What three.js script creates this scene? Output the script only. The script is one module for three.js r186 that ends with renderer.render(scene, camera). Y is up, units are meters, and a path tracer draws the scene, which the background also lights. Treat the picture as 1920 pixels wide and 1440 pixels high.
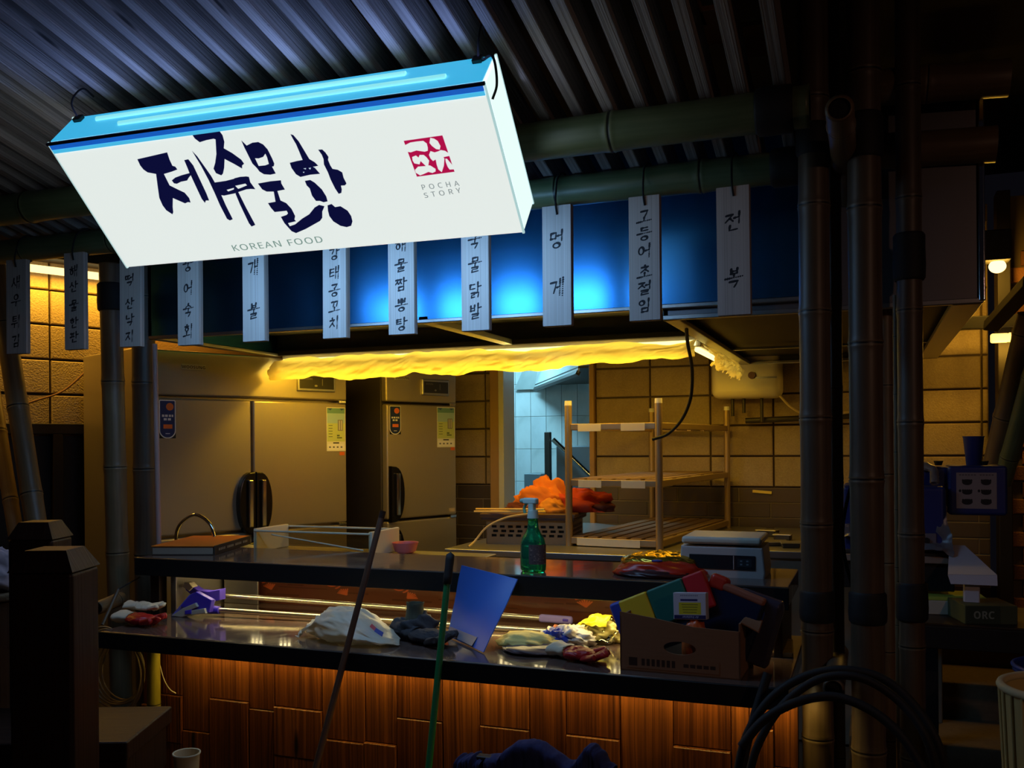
import * as THREE from 'three';
import { RoundedBoxGeometry } from 'three/addons/geometries/RoundedBoxGeometry.js';
import { mergeGeometries } from 'three/addons/utils/BufferGeometryUtils.js';
import { ImprovedNoise } from 'three/addons/math/ImprovedNoise.js';
import { RectAreaLightUniformsLib } from 'three/addons/lights/RectAreaLightUniformsLib.js';

// ------------------------------------------------------------------ camera, night air, exposure
const scene = new THREE.Scene();
const F = 1750, CY = 830, YAW = THREE.MathUtils.degToRad(21), ROLL = -0.008, EYE = 1.5;
const camera = new THREE.PerspectiveCamera(2 * Math.atan(720 / F) * 180 / Math.PI, 4 / 3, 0.05, 60);
camera.setViewOffset(1920, 1440, 0, -(CY - 720), 1920, 1440);
camera.rotation.order = 'YXZ';
camera.position.set(0, EYE, 0);
camera.rotation.set(0, YAW, ROLL);
scene.add(camera);
scene.background = new THREE.Color().setRGB(0.0022, 0.0021, 0.0032);   // unlit night hall round the stall
const renderer = new THREE.WebGLRenderer({ antialias: true });
renderer.toneMapping = THREE.LinearToneMapping;
renderer.toneMappingExposure = 1.0;
renderer.shadowMap.enabled = true;
RectAreaLightUniformsLib.init();

// strengths of the lamps: the sign's faces, the kitchen strip lamps, the LED strips of the bar
const SL = { front: 1.15, top: 3.8, bottom: 14, side: 1.1 };
const KL = { strip: 36, stripFront: 13, side: 18, sideFilm: 26, ledge: 46, bar: 28, hall: 1.9 };

// a pixel of the 1920 x 1440 photograph as a direction; the distance comes from the plane it is met with
const V3 = (x, y, z) => new THREE.Vector3(x, y, z);
const FW = V3(-Math.sin(YAW), 0, -Math.cos(YAW)), RT = V3(Math.cos(YAW), 0, -Math.sin(YAW)), UPV = V3(0, 1, 0), EYEP = V3(0, EYE, 0);
function ray(px, py) {
  const u = (px - 960) / F, v = (CY - py) / F, c = Math.cos(ROLL), s = Math.sin(ROLL);
  return RT.clone().multiplyScalar(u * c - v * s).addScaledVector(UPV, v * c + u * s).add(FW);
}
const along = (d, t) => EYEP.clone().addScaledVector(d, t);
const atZ = (px, py, z) => { const d = ray(px, py); return along(d, z / d.z); };
const atY = (px, py, y) => { const d = ray(px, py); return along(d, (y - EYE) / d.y); };
const atT = (px, py, t) => along(ray(px, py), t);
const atPlane = (px, py, p, n) => { const d = ray(px, py); return along(d, p.clone().sub(EYEP).dot(n) / d.dot(n)); };

// ------------------------------------------------------------------ random numbers and noise
let seedState = 1234567;
const rnd = (a = 1, b) => { seedState = (Math.imul(seedState, 1664525) + 1013904223) >>> 0; const r = seedState / 4294967296; return b === undefined ? r * a : a + r * (b - a); };
const perlin = new ImprovedNoise();
const noise = (x, y = 0, z = 0) => perlin.noise(x + 0.37, y + 0.71, z + 0.13);
const fbm = (x, y = 0, z = 0, n = 4) => { let s = 0, a = 0.5; for (let i = 0; i < n; i++) { s += a * noise(x, y, z); x *= 2.03; y *= 2.03; z *= 2.03; a *= 0.5; } return s; };

// ------------------------------------------------------------------ naming
const taken = new Map();
function numbered(name) { const n = taken.get(name) ?? 0; taken.set(name, n + 1); return n ? name + '_' + String(n).padStart(3, '0') : name; }
function tag(o, label, category, group, kind) {
  if (label) o.userData.label = label;
  if (category) o.userData.category = category;
  if (group) o.userData.group = group;
  if (kind) o.userData.kind = kind;
  return o;
}
function thing(name, label, category, pos = [0, 0, 0], turn = 0, group) {
  const o = new THREE.Group(); o.name = numbered(name); scene.add(o);
  if (pos.isVector3) o.position.copy(pos); else o.position.set(...pos);
  o.rotation.y = turn;
  return tag(o, label, category, group);
}
function shadowed(m) { m.castShadow = true; m.receiveShadow = true; return m; }
function part(parent, name, geo, mat, pos, rot) {
  const m = shadowed(new THREE.Mesh(geo, mat)); m.name = name;
  if (pos) { if (pos.isVector3) m.position.copy(pos); else m.position.set(...pos); }
  if (rot) m.rotation.set(...rot);
  (parent ?? scene).add(m); return m;
}
function solo(name, label, category, geo, mat, pos, rot, group) { const m = part(scene, numbered(name), geo, mat, pos, rot); return tag(m, label, category, group); }
function struct(name, geo, mat, pos, rot, parent) { const m = part(parent ?? scene, numbered(name), geo, mat, pos, rot); if (!parent) m.userData.kind = 'structure'; return m; }
function structGroup(name, pos = [0, 0, 0], turn = 0) { const o = new THREE.Group(); o.name = numbered(name); o.position.set(...pos); o.rotation.y = turn; o.userData.kind = 'structure'; scene.add(o); return o; }

// ------------------------------------------------------------------ geometry helpers
// texture coordinates in metres; grain 'x' | 'y' | 'z' says along which axis the v coordinate runs
function uvM(g, grain = 'y', off = [0, 0]) {
  const p = g.attributes.position, n = g.attributes.normal, uv = new Float32Array(p.count * 2);
  for (let i = 0; i < p.count; i++) {
    const x = p.getX(i), y = p.getY(i), z = p.getZ(i), ax = Math.abs(n.getX(i)), ay = Math.abs(n.getY(i)), az = Math.abs(n.getZ(i));
    let a, b;
    if (ax >= ay && ax >= az) [a, b] = grain === 'z' ? [y, z] : [z, y];
    else if (ay >= ax && ay >= az) [a, b] = grain === 'x' ? [z, x] : [x, z];
    else [a, b] = grain === 'x' ? [y, x] : [x, y];
    uv[i * 2] = a + off[0]; uv[i * 2 + 1] = b + off[1];
  }
  g.setAttribute('uv', new THREE.BufferAttribute(uv, 2)); return g;
}
const box = (w, h, d, grain = 'y', off) => uvM(new THREE.BoxGeometry(w, h, d), grain, off);
const rbox = (w, h, d, r = 0.006, seg = 2, grain = 'y', off) => uvM(new RoundedBoxGeometry(w, h, d, seg, Math.min(r, w / 2.01, h / 2.01, d / 2.01)), grain, off);
const moved = (g, x, y, z) => g.translate(x, y, z);
// a brick-like piece: its front (+z) edges are chamfered; 18 triangles
function piece(w, h, d, c = 0.006, grain = 'y', off) {
  const a = w / 2, b = h / 2, e = d / 2, o = [[-a, -b], [a, -b], [a, b], [-a, b]], i = [[-a + c, -b + c], [a - c, -b + c], [a - c, b - c], [-a + c, b - c]], v = [];
  const quad = (p, q, r, s) => v.push(...p, ...q, ...r, ...p, ...r, ...s);
  for (let k = 0; k < 4; k++) {
    const m = (k + 1) % 4;
    quad([...o[k], -e], [...o[m], -e], [...o[m], e - c], [...o[k], e - c]);
    quad([...o[k], e - c], [...o[m], e - c], [...i[m], e], [...i[k], e]);
  }
  quad([...i[0], e], [...i[1], e], [...i[2], e], [...i[3], e]);
  const g = new THREE.BufferGeometry(); g.setAttribute('position', new THREE.Float32BufferAttribute(v, 3)); g.computeVertexNormals();
  return uvM(g, grain, off);
}
const cyl = (r0, r1, h, seg = 20, open = false) => new THREE.CylinderGeometry(r0, r1, h, seg, 1, open);
const lathe = (pts, seg = 28) => new THREE.LatheGeometry(pts.map(([r, y]) => new THREE.Vector2(r, y)), seg);
function tube(pts, r, seg = 40, rs = 8, closed = false) { return new THREE.TubeGeometry(new THREE.CatmullRomCurve3(pts.map((p) => (p.isVector3 ? p : V3(...p))), closed, 'centripetal'), seg, r, rs, closed); }
function merge(list) { return mergeGeometries(list.map((g) => { const n = g.index ? g.toNonIndexed() : g; for (const k of Object.keys(n.attributes)) if (!['position', 'normal', 'uv'].includes(k)) n.deleteAttribute(k); return n; })); }
// a bar from a to b
function between(geoOfLength, a, b) {
  const d = b.clone().sub(a), L = d.length(), g = geoOfLength(L);
  g.applyQuaternion(new THREE.Quaternion().setFromUnitVectors(UPV, d.normalize()));
  return g.translate((a.x + b.x) / 2, (a.y + b.y) / 2, (a.z + b.z) / 2);
}
// push a geometry's points about with noise: crumpled paper, plastic, cloth
function crumple(g, amp, freq, seed = 0, ay = 1) {
  const p = g.attributes.position;
  for (let i = 0; i < p.count; i++) {
    const x = p.getX(i), y = p.getY(i), z = p.getZ(i);
    p.setXYZ(i, x + amp * fbm(x * freq + seed, y * freq, z * freq, 3), y + amp * ay * fbm(x * freq, y * freq + seed + 7, z * freq, 3), z + amp * fbm(x * freq, y * freq, z * freq + seed + 19, 3));
  }
  g.computeVertexNormals(); return g;
}
// a bag or a lump: a sphere squeezed to w x h x d with a flat bottom at y = 0, pushed about by noise
function lump(w, h, d, amp, freq, seed, flat = 0.25, detail = 40) {
  const g = new THREE.SphereGeometry(0.5, detail, Math.round(detail * 0.6)), p = g.attributes.position;
  for (let i = 0; i < p.count; i++) {
    let x = p.getX(i), y = p.getY(i), z = p.getZ(i);
    const k = 1 + amp * (fbm(x * freq + seed, y * freq, z * freq, 4) + 0.6 * Math.abs(fbm(x * freq * 1.9, y * freq * 1.9 + seed, z * freq * 1.9, 3)));
    x *= k; y *= k; z *= k; y = Math.max(y, -flat * 0.5);
    p.setXYZ(i, x * w, (y + flat * 0.5) / (0.5 + flat * 0.5) * h, z * d);
  }
  g.computeVertexNormals(); return g;
}
// a flat sheet of thickness th through four corners (a, b, c, d going round), bent a little
function sheet(a, b, c, d, th, nu = 8, nv = 8, bend = 0, seed = 0, freq = 3) {
  const n = b.clone().sub(a).cross(d.clone().sub(a)).normalize(), top = [], bot = [], uv = [], pos = [], idx = [];
  for (let j = 0; j <= nv; j++) for (let i = 0; i <= nu; i++) {
    const u = i / nu, v = j / nv, p = a.clone().multiplyScalar((1 - u) * (1 - v)).addScaledVector(b, u * (1 - v)).addScaledVector(c, u * v).addScaledVector(d, (1 - u) * v);
    const k = bend ? bend * fbm(u * freq + seed, v * freq, seed, 3) * 2 : 0;
    p.addScaledVector(n, k); top.push(p.clone().addScaledVector(n, th / 2)); bot.push(p.clone().addScaledVector(n, -th / 2)); uv.push([u, v]);
  }
  const at = (i, j) => j * (nu + 1) + i, N = top.length, put = (p, t) => { pos.push(p.x, p.y, p.z, ...t); };
  const V = [], U = [];
  for (let k = 0; k < N; k++) { V.push(top[k]); U.push(uv[k]); }
  for (let k = 0; k < N; k++) { V.push(bot[k]); U.push(uv[k]); }
  for (let j = 0; j < nv; j++) for (let i = 0; i < nu; i++) {
    const p = at(i, j), q = at(i + 1, j), r = at(i + 1, j + 1), s = at(i, j + 1);
    idx.push(p, q, r, p, r, s, N + p, N + r, N + q, N + p, N + s, N + r);
  }
  const rim = (p, q) => { const o = V.length; V.push(top[p], top[q], bot[q], bot[p]); U.push(uv[p], uv[q], uv[q], uv[p]); idx.push(o, o + 2, o + 1, o, o + 3, o + 2); };
  for (let i = 0; i < nu; i++) { rim(at(i, 0), at(i + 1, 0)); rim(at(i + 1, nv), at(i, nv)); }
  for (let j = 0; j < nv; j++) { rim(at(0, j + 1), at(0, j)); rim(at(nu, j), at(nu, j + 1)); }
  const g = new THREE.BufferGeometry();
  g.setAttribute('position', new THREE.Float32BufferAttribute(V.flatMap((p) => [p.x, p.y, p.z]), 3));
  g.setAttribute('uv', new THREE.Float32BufferAttribute(U.flat(), 2)); g.setIndex(idx); g.computeVertexNormals(); return g;
}
function extrude(points, depth, bevel = 0, holes = []) {
  const s = new THREE.Shape(points.map(([x, y]) => new THREE.Vector2(x, y)));
  for (const h of holes) s.holes.push(new THREE.Path(h.map(([x, y]) => new THREE.Vector2(x, y))));
  return new THREE.ExtrudeGeometry(s, { depth, bevelEnabled: bevel > 0, bevelSize: bevel, bevelThickness: bevel, bevelSegments: 2, curveSegments: 12 });
}

// ------------------------------------------------------------------ textures and materials
function canvasTex(w, h, draw, srgb = true, repeat) {
  const c = document.createElement('canvas'); c.width = w; c.height = h; draw(c.getContext('2d'), w, h);
  const t = new THREE.CanvasTexture(c); if (srgb) t.colorSpace = THREE.SRGBColorSpace;
  t.wrapS = t.wrapT = THREE.RepeatWrapping; if (repeat) t.repeat.set(...repeat); return t;
}
function dataTex(w, h, f, srgb = false, repeat = [1, 1]) {
  const d = new Uint8Array(w * h * 4);
  for (let y = 0; y < h; y++) for (let x = 0; x < w; x++) { const c = f(x / w, y / h, x, y), o = (y * w + x) * 4, a = Array.isArray(c) ? c : [c, c, c]; for (let k = 0; k < 3; k++) d[o + k] = Math.max(0, Math.min(255, a[k] * 255)); d[o + 3] = 255; }
  const t = new THREE.DataTexture(d, w, h); t.magFilter = THREE.LinearFilter; t.minFilter = THREE.LinearFilter; t.wrapS = t.wrapT = THREE.RepeatWrapping; t.repeat.set(...repeat);
  if (srgb) t.colorSpace = THREE.SRGBColorSpace; t.needsUpdate = true; return t;
}
// noise that joins at the edges of the texture
const loopNoise = (u, v, fu, fv, seed, n = 4) => { const a = u * 2 * Math.PI, r = fu / (2 * Math.PI), b = v * 2 * Math.PI, q = fv / (2 * Math.PI); return fbm(Math.cos(a) * r + seed, Math.sin(a) * r + Math.cos(b) * q, Math.sin(b) * q + seed * 0.7, n); };
const mixc = (a, b, t) => a.map((x, i) => x + (b[i] - x) * t);
const clamp01 = (x) => Math.max(0, Math.min(1, x));

const grainHeight = (seed, knots) => (u, v) => {
  let uu = u + 0.02 * loopNoise(u, v, 3, 2, seed + 3, 2);
  for (const [kx, ky, s] of knots) { const dx = u - kx, dy = (v - ky) * 0.35; const r2 = dx * dx + dy * dy; uu += Math.sign(dx || 1e-6) * s * Math.exp(-r2 / (s * s * 3)); }
  return clamp01(0.5 + 0.75 * loopNoise(uu, v, 52, 1.6, seed + 11, 3) + 0.5 * loopNoise(uu, v, 17, 1.1, seed + 29, 2) + 0.35 * loopNoise(uu, v, 120, 4, seed + 41, 2));
};
function woodTex(dark, light, seed, knots = [], w = 512) {
  const h = grainHeight(seed, knots);
  return { map: dataTex(w, w, (u, v) => { let k = h(u, v), d = 0; for (const [kx, ky, s] of knots) { const r = Math.hypot(u - kx, (v - ky) * 0.6); d = Math.max(d, clamp01(1.3 - r / (s * 0.8))); } return mixc(mixc(dark, light, k), dark.map((x) => x * 0.35), d); }, true),
    bump: dataTex(w, w, (u, v) => h(u, v)) };
}
const S = (...c) => new THREE.Color().setRGB(...c.map((x) => x / 255), THREE.SRGBColorSpace);
const std = (color, roughness = 0.7, metalness = 0, extra = {}) => new THREE.MeshStandardMaterial({ color, roughness, metalness, ...extra });
const phys = (color, roughness = 0.5, extra = {}) => new THREE.MeshPhysicalMaterial({ color, roughness, ...extra });
const cloneRep = (t, rx, ry) => { const c = t.clone(); c.repeat.set(rx, ry); c.needsUpdate = true; return c; };

const M = {};
M.black = std(S(16, 15, 16), 0.55);
M.rubber = std(S(20, 20, 22), 0.7);
M.blackGloss = std(S(14, 13, 14), 0.25);
M.white = std(S(225, 222, 214), 0.5);
M.string = std(S(18, 16, 18), 0.9);
{ const t = woodTex([0.50, 0.45, 0.42], [0.72, 0.66, 0.62], 5, [[0.3, 0.6, 0.03], [0.75, 0.2, 0.025]]);
  M.rafter = [0, 1, 2].map((k) => std(new THREE.Color().setScalar(0.62 + 0.16 * k), 0.78, 0, { map: cloneRep(t.map, 3, 0.7), bumpMap: cloneRep(t.bump, 3, 0.7), bumpScale: 0.002 }));
  M.palewood = std(S(255, 250, 245), 0.7, 0, { map: cloneRep(t.map, 4, 1.2), bumpMap: cloneRep(t.bump, 4, 1.2), bumpScale: 0.001 }); }
{ const sets = [[21, [[0.42, 0.72, 0.035]]], [33, []], [47, [[0.7, 0.35, 0.03]]]];
  M.plank = [];
  for (const [s, knots] of sets) {
    const t = woodTex([0.24, 0.115, 0.045], [0.62, 0.36, 0.16], s, knots);
    for (const tint of [[1, 1, 1], [0.72, 0.66, 0.62]]) M.plank.push(std(new THREE.Color().setRGB(...tint), 0.42, 0, { map: cloneRep(t.map, 2.6, 0.8), bumpMap: cloneRep(t.bump, 2.6, 0.8), bumpScale: 0.003 }));
  } }
{ const t = woodTex([0.10, 0.055, 0.035], [0.20, 0.115, 0.07], 61, []);
  M.darkwood = std(0xffffff, 0.45, 0, { map: cloneRep(t.map, 1.5, 0.6), bumpMap: cloneRep(t.bump, 1.5, 0.6), bumpScale: 0.001 });
  M.bartop = std(S(92, 74, 66), 0.14, 0, { roughnessMap: dataTex(256, 256, (u, v) => clamp01(0.75 + 0.7 * loopNoise(u, v, 9, 9, 3, 4)), false, [1.4, 1.4]) });
  M.browndoor = std(S(120, 78, 46), 0.6, 0, { map: cloneRep(t.map, 1, 0.5) }); }
// bamboo: v runs along the pole, one internode per repeat
const bambooTex = (base, fleck, seed) => dataTex(128, 512, (u, v) => {
  const ring = Math.abs(((v + 0.5) % 1) - 0.5), k = clamp01(0.5 + 0.55 * loopNoise(u, v, 26, 1.5, seed, 3) + 0.4 * loopNoise(u, v, 3, 3, seed + 9, 3));
  let c = mixc(base, fleck, k); if (ring < 0.006) c = c.map((x) => x * 0.35); else if (ring < 0.02) c = mixc(c, [0.75, 0.7, 0.55], 0.15); return c;
}, true);
const bamboo = (a, b, seed, rough = 0.45) => std(0xffffff, rough, 0, { map: bambooTex(a, b, seed) });
M.bambooGreen = bamboo([0.28, 0.34, 0.22], [0.44, 0.47, 0.34], 3, 0.4);
M.bambooBrown = bamboo([0.36, 0.28, 0.19], [0.52, 0.42, 0.29], 8);
M.bambooDark = bamboo([0.26, 0.21, 0.16], [0.40, 0.33, 0.25], 14);
M.bambooYellow = bamboo([0.52, 0.50, 0.14], [0.68, 0.62, 0.22], 19, 0.35);
// steel
const brushed = dataTex(256, 256, (u, v) => clamp01(0.5 + 0.9 * loopNoise(u, v, 4, 90, 2, 3)), false, [2, 2]);
M.hood = std(S(72, 156, 222), 0.27, 1); M.hoodPlain = std(S(132, 128, 130), 0.45, 1);  // M.hood is tinted blue to carry the sign's glow; hoodPlain is untinted
M.steel = std(S(190, 188, 184), 0.36, 1, { bumpMap: brushed, bumpScale: 0.0002 });
M.fridge = std(S(178, 166, 144), 0.33, 0.6, { bumpMap: dataTex(256, 256, (u, v) => clamp01(0.5 + 0.8 * loopNoise(u, v, 60, 3, 7, 3)), false, [1.5, 1.5]), bumpScale: 0.00025 });
M.chrome = std(S(220, 220, 222), 0.12, 1);
M.darksteel = std(S(74, 70, 66), 0.5, 0.7);
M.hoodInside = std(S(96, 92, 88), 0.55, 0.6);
// concrete blocks
const blockTex = (seed) => dataTex(256, 256, (u, v) => { const k = 0.5 + 0.5 * loopNoise(u, v, 70, 70, seed, 3) + 0.35 * loopNoise(u, v, 5, 5, seed + 4, 3); return mixc([0.60, 0.53, 0.41], [0.78, 0.70, 0.55], clamp01(k)); }, true, [1.6, 1.6]);
const blockBump = dataTex(256, 256, (u, v) => clamp01(0.5 + 0.9 * loopNoise(u, v, 90, 90, 77, 3)), false, [1.6, 1.6]);
{ const t0 = blockTex(2), t1 = blockTex(31);
  M.block = [std(0xffffff, 0.9, 0, { map: t0, bumpMap: blockBump, bumpScale: 0.003 }), std(S(240, 236, 232), 0.9, 0, { map: t1, bumpMap: blockBump, bumpScale: 0.003 }), std(S(248, 248, 240), 0.9, 0, { map: t1, bumpMap: blockBump, bumpScale: 0.003 })];
  M.concrete = std(S(150, 142, 134), 0.9, 0, { map: cloneRep(t0, 0.6, 0.6), bumpMap: blockBump, bumpScale: 0.002 }); }
M.mortar = std(S(96, 82, 62), 0.95);
M.tileDark = [std(S(86, 74, 62), 0.5), std(S(78, 68, 58), 0.52), std(S(92, 78, 66), 0.48)];
M.groutLight = std(S(150, 138, 116), 0.9);
M.darkfloor = std(S(58, 54, 52), 0.75, 0, { bumpMap: blockBump, bumpScale: 0.001 });
M.ceilingDark = std(S(30, 28, 30), 0.9);
const grime = (seed, a, b) => dataTex(256, 256, (u, v) => { const k = clamp01(0.35 + 0.8 * loopNoise(u, v, 5, 3, seed, 5)); return mixc(a, b, k * k); }, true, [1.1, 1.1]);
M.whiteTile = [std(0xffffff, 0.3, 0, { map: grime(4, [0.86, 0.87, 0.86], [0.62, 0.64, 0.62]) }), std(0xffffff, 0.32, 0, { map: grime(14, [0.84, 0.86, 0.86], [0.56, 0.58, 0.56]) })];
// ------------------------------------------------------------------ lights of fixed rows (their fittings are built further down)
function areaLight(name, w, h, color, intensity, pos, target) {
  const l = new THREE.RectAreaLight(color, intensity, w, h); l.name = name; l.position.copy(pos); scene.add(l); l.lookAt(target); return l;
}
const COOL = new THREE.Color().setRGB(0.44, 0.58, 1.0), SKYBLUE = new THREE.Color().setRGB(0.27, 0.36, 1.0), WARM = new THREE.Color().setRGB(1.0, 0.56, 0.02), GOLD = new THREE.Color().setRGB(1.0, 0.76, 0.11), AMBER = new THREE.Color().setRGB(1.0, 0.52, 0.05), CYAN = new THREE.Color().setRGB(0.30, 0.74, 1.0);

// ------------------------------------------------------------------ the setting: floor, ceiling, walls
const WALLZ = -6.2;
struct('floor', box(14, 0.1, 14), M.darkfloor, [-2, -0.05, -4]);
struct('ceiling', box(12, 0.1, 7), M.ceilingDark, [-2.5, 3.6, -4.6]);
const LW = { x: -4.41, z: -4.09, turn: Math.atan2(0.92, 0.392) };

// block wall: stack-bonded blocks 0.4 x 0.2, each one a piece in front of the mortar
function blockWall(g, x0, x1, y0, y1, joint, course0, holes = []) {
  const G = {};
  for (let cy = course0; cy < y1 - 0.01; cy += 0.2) for (let cx = joint + Math.floor((x0 - joint) / 0.4) * 0.4; cx < x1 - 0.01; cx += 0.4) {
    let a = Math.max(cx, x0), b = Math.min(cx + 0.4, x1); const c = Math.max(cy, y0), d = Math.min(cy + 0.2, y1);
    if (d - c < 0.03) continue;
    for (const [h0, h1, k0, k1] of holes) if (c < k1 - 0.01 && d > k0 + 0.01) { if (a < h1 && b > h0) { if (a >= h0 - 0.02 && b <= h1 + 0.02) { a = b; } else if (a < h0) b = Math.min(b, h0); else a = Math.max(a, h1); } }
    if (b - a < 0.03) continue;
    const key = (b - a).toFixed(3) + '_' + (d - c).toFixed(3);
    G[key] ??= piece(b - a - 0.012, d - c - 0.012, 0.03, 0.005);
    part(g, 'block', G[key], M.block[Math.floor(rnd(3))], [(a + b) / 2, (c + d) / 2, -0.002 + rnd(0.004)]);
  }
}
const backWall = structGroup('wall_back', [0, 0, WALLZ]);
const DOOR = [-2.47, -1.79, 0, 2.35];
for (const [x0, x1, y0, y1] of [[-3.62, DOOR[0], 0, 2.9], [DOOR[1], 0.66, 0, 2.9], [DOOR[0], DOOR[1], DOOR[3], 2.9]]) part(backWall, 'mortar_core', moved(box(x1 - x0, y1 - y0, 0.12), (x0 + x1) / 2, (y0 + y1) / 2, -0.07), M.mortar);
blockWall(backWall, -3.5, DOOR[0], 1.2, 2.8, -1.379, 1.2);
blockWall(backWall, DOOR[1] + 0.03, 0.66, 1.2, 2.8, -1.379, 1.2);
{ // dark tiled skirting in running bond below the blocks
  const G = {};
  for (const [x0, x1] of [[-3.4, DOOR[0]], [DOOR[1] + 0.03, 0.66]]) {
    part(backWall, 'grout_bed', moved(box(x1 - x0, 0.58, 0.02), (x0 + x1) / 2, 0.905, 0.0), M.groutLight);
    for (let r = 0; r < 6; r++) for (let x = -3.6 + (r % 2) * 0.2; x < x1; x += 0.4) {
      const a = Math.max(x, x0), b = Math.min(x + 0.4, x1); if (b - a < 0.03) continue;
      const key = (b - a).toFixed(3); G[key] ??= piece(b - a - 0.005, 0.09, 0.018, 0.003);
      part(backWall, 'tile', G[key], M.tileDark[Math.floor(rnd(3))], [(a + b) / 2, 1.148 - r * 0.096, 0.008]);
    }
  }
}
// door frame of the doorway to the back kitchen
M.frame = std(S(176, 140, 92), 0.55); M.frameWhite = std(S(214, 214, 208), 0.4);
const door1 = structGroup('door_1', [0, 0, WALLZ]);
part(door1, 'jamb', rbox(0.07, 2.4, 0.1, 0.006), M.frame, [DOOR[0] - 0.025, 1.2, 0.0]);
part(door1, 'jamb', rbox(0.04, 2.38, 0.22, 0.004), M.frameWhite, [DOOR[0] + 0.03, 1.19, -0.05]);
part(door1, 'jamb', rbox(0.035, 2.4, 0.1, 0.006), M.frame, [DOOR[1] + 0.0125, 1.2, 0.0]);
part(door1, 'head', rbox(0.76, 0.08, 0.1, 0.006), M.frame, [(DOOR[0] + DOOR[1]) / 2, 2.38, 0.0]);

// left wall of the kitchen, turned away from the stall front
const leftWall = structGroup('wall_left', [LW.x, 0, LW.z], LW.turn);
part(leftWall, 'mortar_core', moved(box(3.35, 2.9, 0.12), 0.665, 1.45, -0.085), M.mortar);
blockWall(leftWall, -1.0, 0.30, 1.62, 2.82, -0.02, 1.6);
M.plaster = std(S(150, 118, 82), 0.9, 0, { bumpMap: blockBump, bumpScale: 0.002 });
part(leftWall, 'plaster_panel', moved(box(2.0, 2.85, 0.03), 1.3, 1.425, -0.005), M.plaster);
part(leftWall, 'plaster_panel', moved(box(1.3, 1.62, 0.03), -0.35, 0.81, -0.005), M.plaster);
{ // wooden cupboard opening in the left wall
  const d = structGroup('door_2', [LW.x, 0, LW.z], LW.turn);
  part(d, 'lintel', rbox(0.86, 0.06, 0.06, 0.004, 2, 'x'), M.browndoor, [0.02, 1.6, 0.04]);
  for (const x of [-0.36, 0.0, 0.42]) part(d, 'jamb', rbox(0.055, 1.57, 0.06, 0.004), M.browndoor, [x, 0.785, 0.04]);
  part(d, 'recess_sheet', box(0.78, 1.56, 0.012), M.black, [0.03, 0.78, 0.016]);  // black sheet stands for the darkness inside the opening
}
// left cove lamp high on that wall
{
  const g = thing('cove_lamp', 'warm strip lamp glowing under a board high on the left block wall', 'lamp', [LW.x, 0, LW.z], LW.turn);
  part(g, 'board', rbox(2.3, 0.14, 0.16, 0.005, 2, 'x'), M.browndoor, [-0.15, 2.62, 0.12]);
  part(g, 'light_strip', between((L) => cyl(0.022, 0.022, L, 12), V3(-1.2, 2.50, 0.09), V3(0.95, 2.50, 0.09)), std(S(255, 220, 150), 0.5, 0, { emissive: new THREE.Color().setRGB(1, 0.74, 0.3), emissiveIntensity: 2.0 }));
  const q = (x, y, z) => g.localToWorld(V3(x, y, z)); g.updateMatrixWorld(true);
  areaLight('cove_light', 2.1, 0.04, AMBER, 60, q(-0.13, 2.47, 0.12), q(-0.13, 1.6, 0.04));
}
// white plastic clip and cable drooping across the left wall
{
  leftWall.updateMatrixWorld(true);
  const P = (px, py) => atPlane(px, py, V3(LW.x, 0, LW.z), V3(0.92, 0, 0.392)).add(V3(0.92, 0, 0.392).multiplyScalar(0.045));
  solo('wall_cable', 'thin brown cable sagging across the left block wall', 'cable', tube([P(198, 664), P(178, 672), P(150, 702), P(110, 735), P(60, 752), P(10, 768)], 0.006, 40, 6), std(S(120, 84, 60), 0.6));
}

// ------------------------------------------------------------------ back kitchen seen through the doorway
const bk = structGroup('wall_far', [0, 0, 0]);
const BZ = -8.1;
part(bk, 'core', moved(box(3.4, 2.8, 0.1), -2.4, 1.4, BZ - 0.07), M.groutLight);
struct('wall_far_left', moved(box(0.1, 2.8, 1.8), -4.05, 1.4, -7.2), M.whiteTile[0]);
struct('wall_far_right', moved(box(0.1, 2.8, 1.8), -1.12, 1.4, -7.2), M.whiteTile[0]);
struct('ceiling_far', moved(box(3.1, 0.06, 1.9), -2.55, 2.8, -7.22), M.white);
{ const g = piece(0.147, 0.297, 0.014, 0.002);
  for (let r = 2; r < 9; r++) for (let c = 0; c < 14; c++) part(bk, 'tile', g, M.whiteTile[(r * 5 + c * 3) % 7 < 4 ? 0 : 1], [-3.6 + c * 0.15, 0.15 + r * 0.3 - 0.06, BZ - 0.015]); }
{ const g = thing('ceiling_light', 'cool white ceiling light in the back kitchen', 'lamp', [-3.1, 2.75, -7.1]);
  part(g, 'lamp_panel', rbox(1.0, 0.04, 0.3, 0.01), std(S(230, 245, 250), 0.4, 0, { emissive: new THREE.Color().setRGB(0.6, 0.9, 1), emissiveIntensity: 2 }), [0, 0, 0]);
  areaLight('back_kitchen_light', 0.95, 0.28, CYAN, 50, V3(-3.1, 2.72, -7.1), V3(-3.0, 0, -7.3)); }
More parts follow.
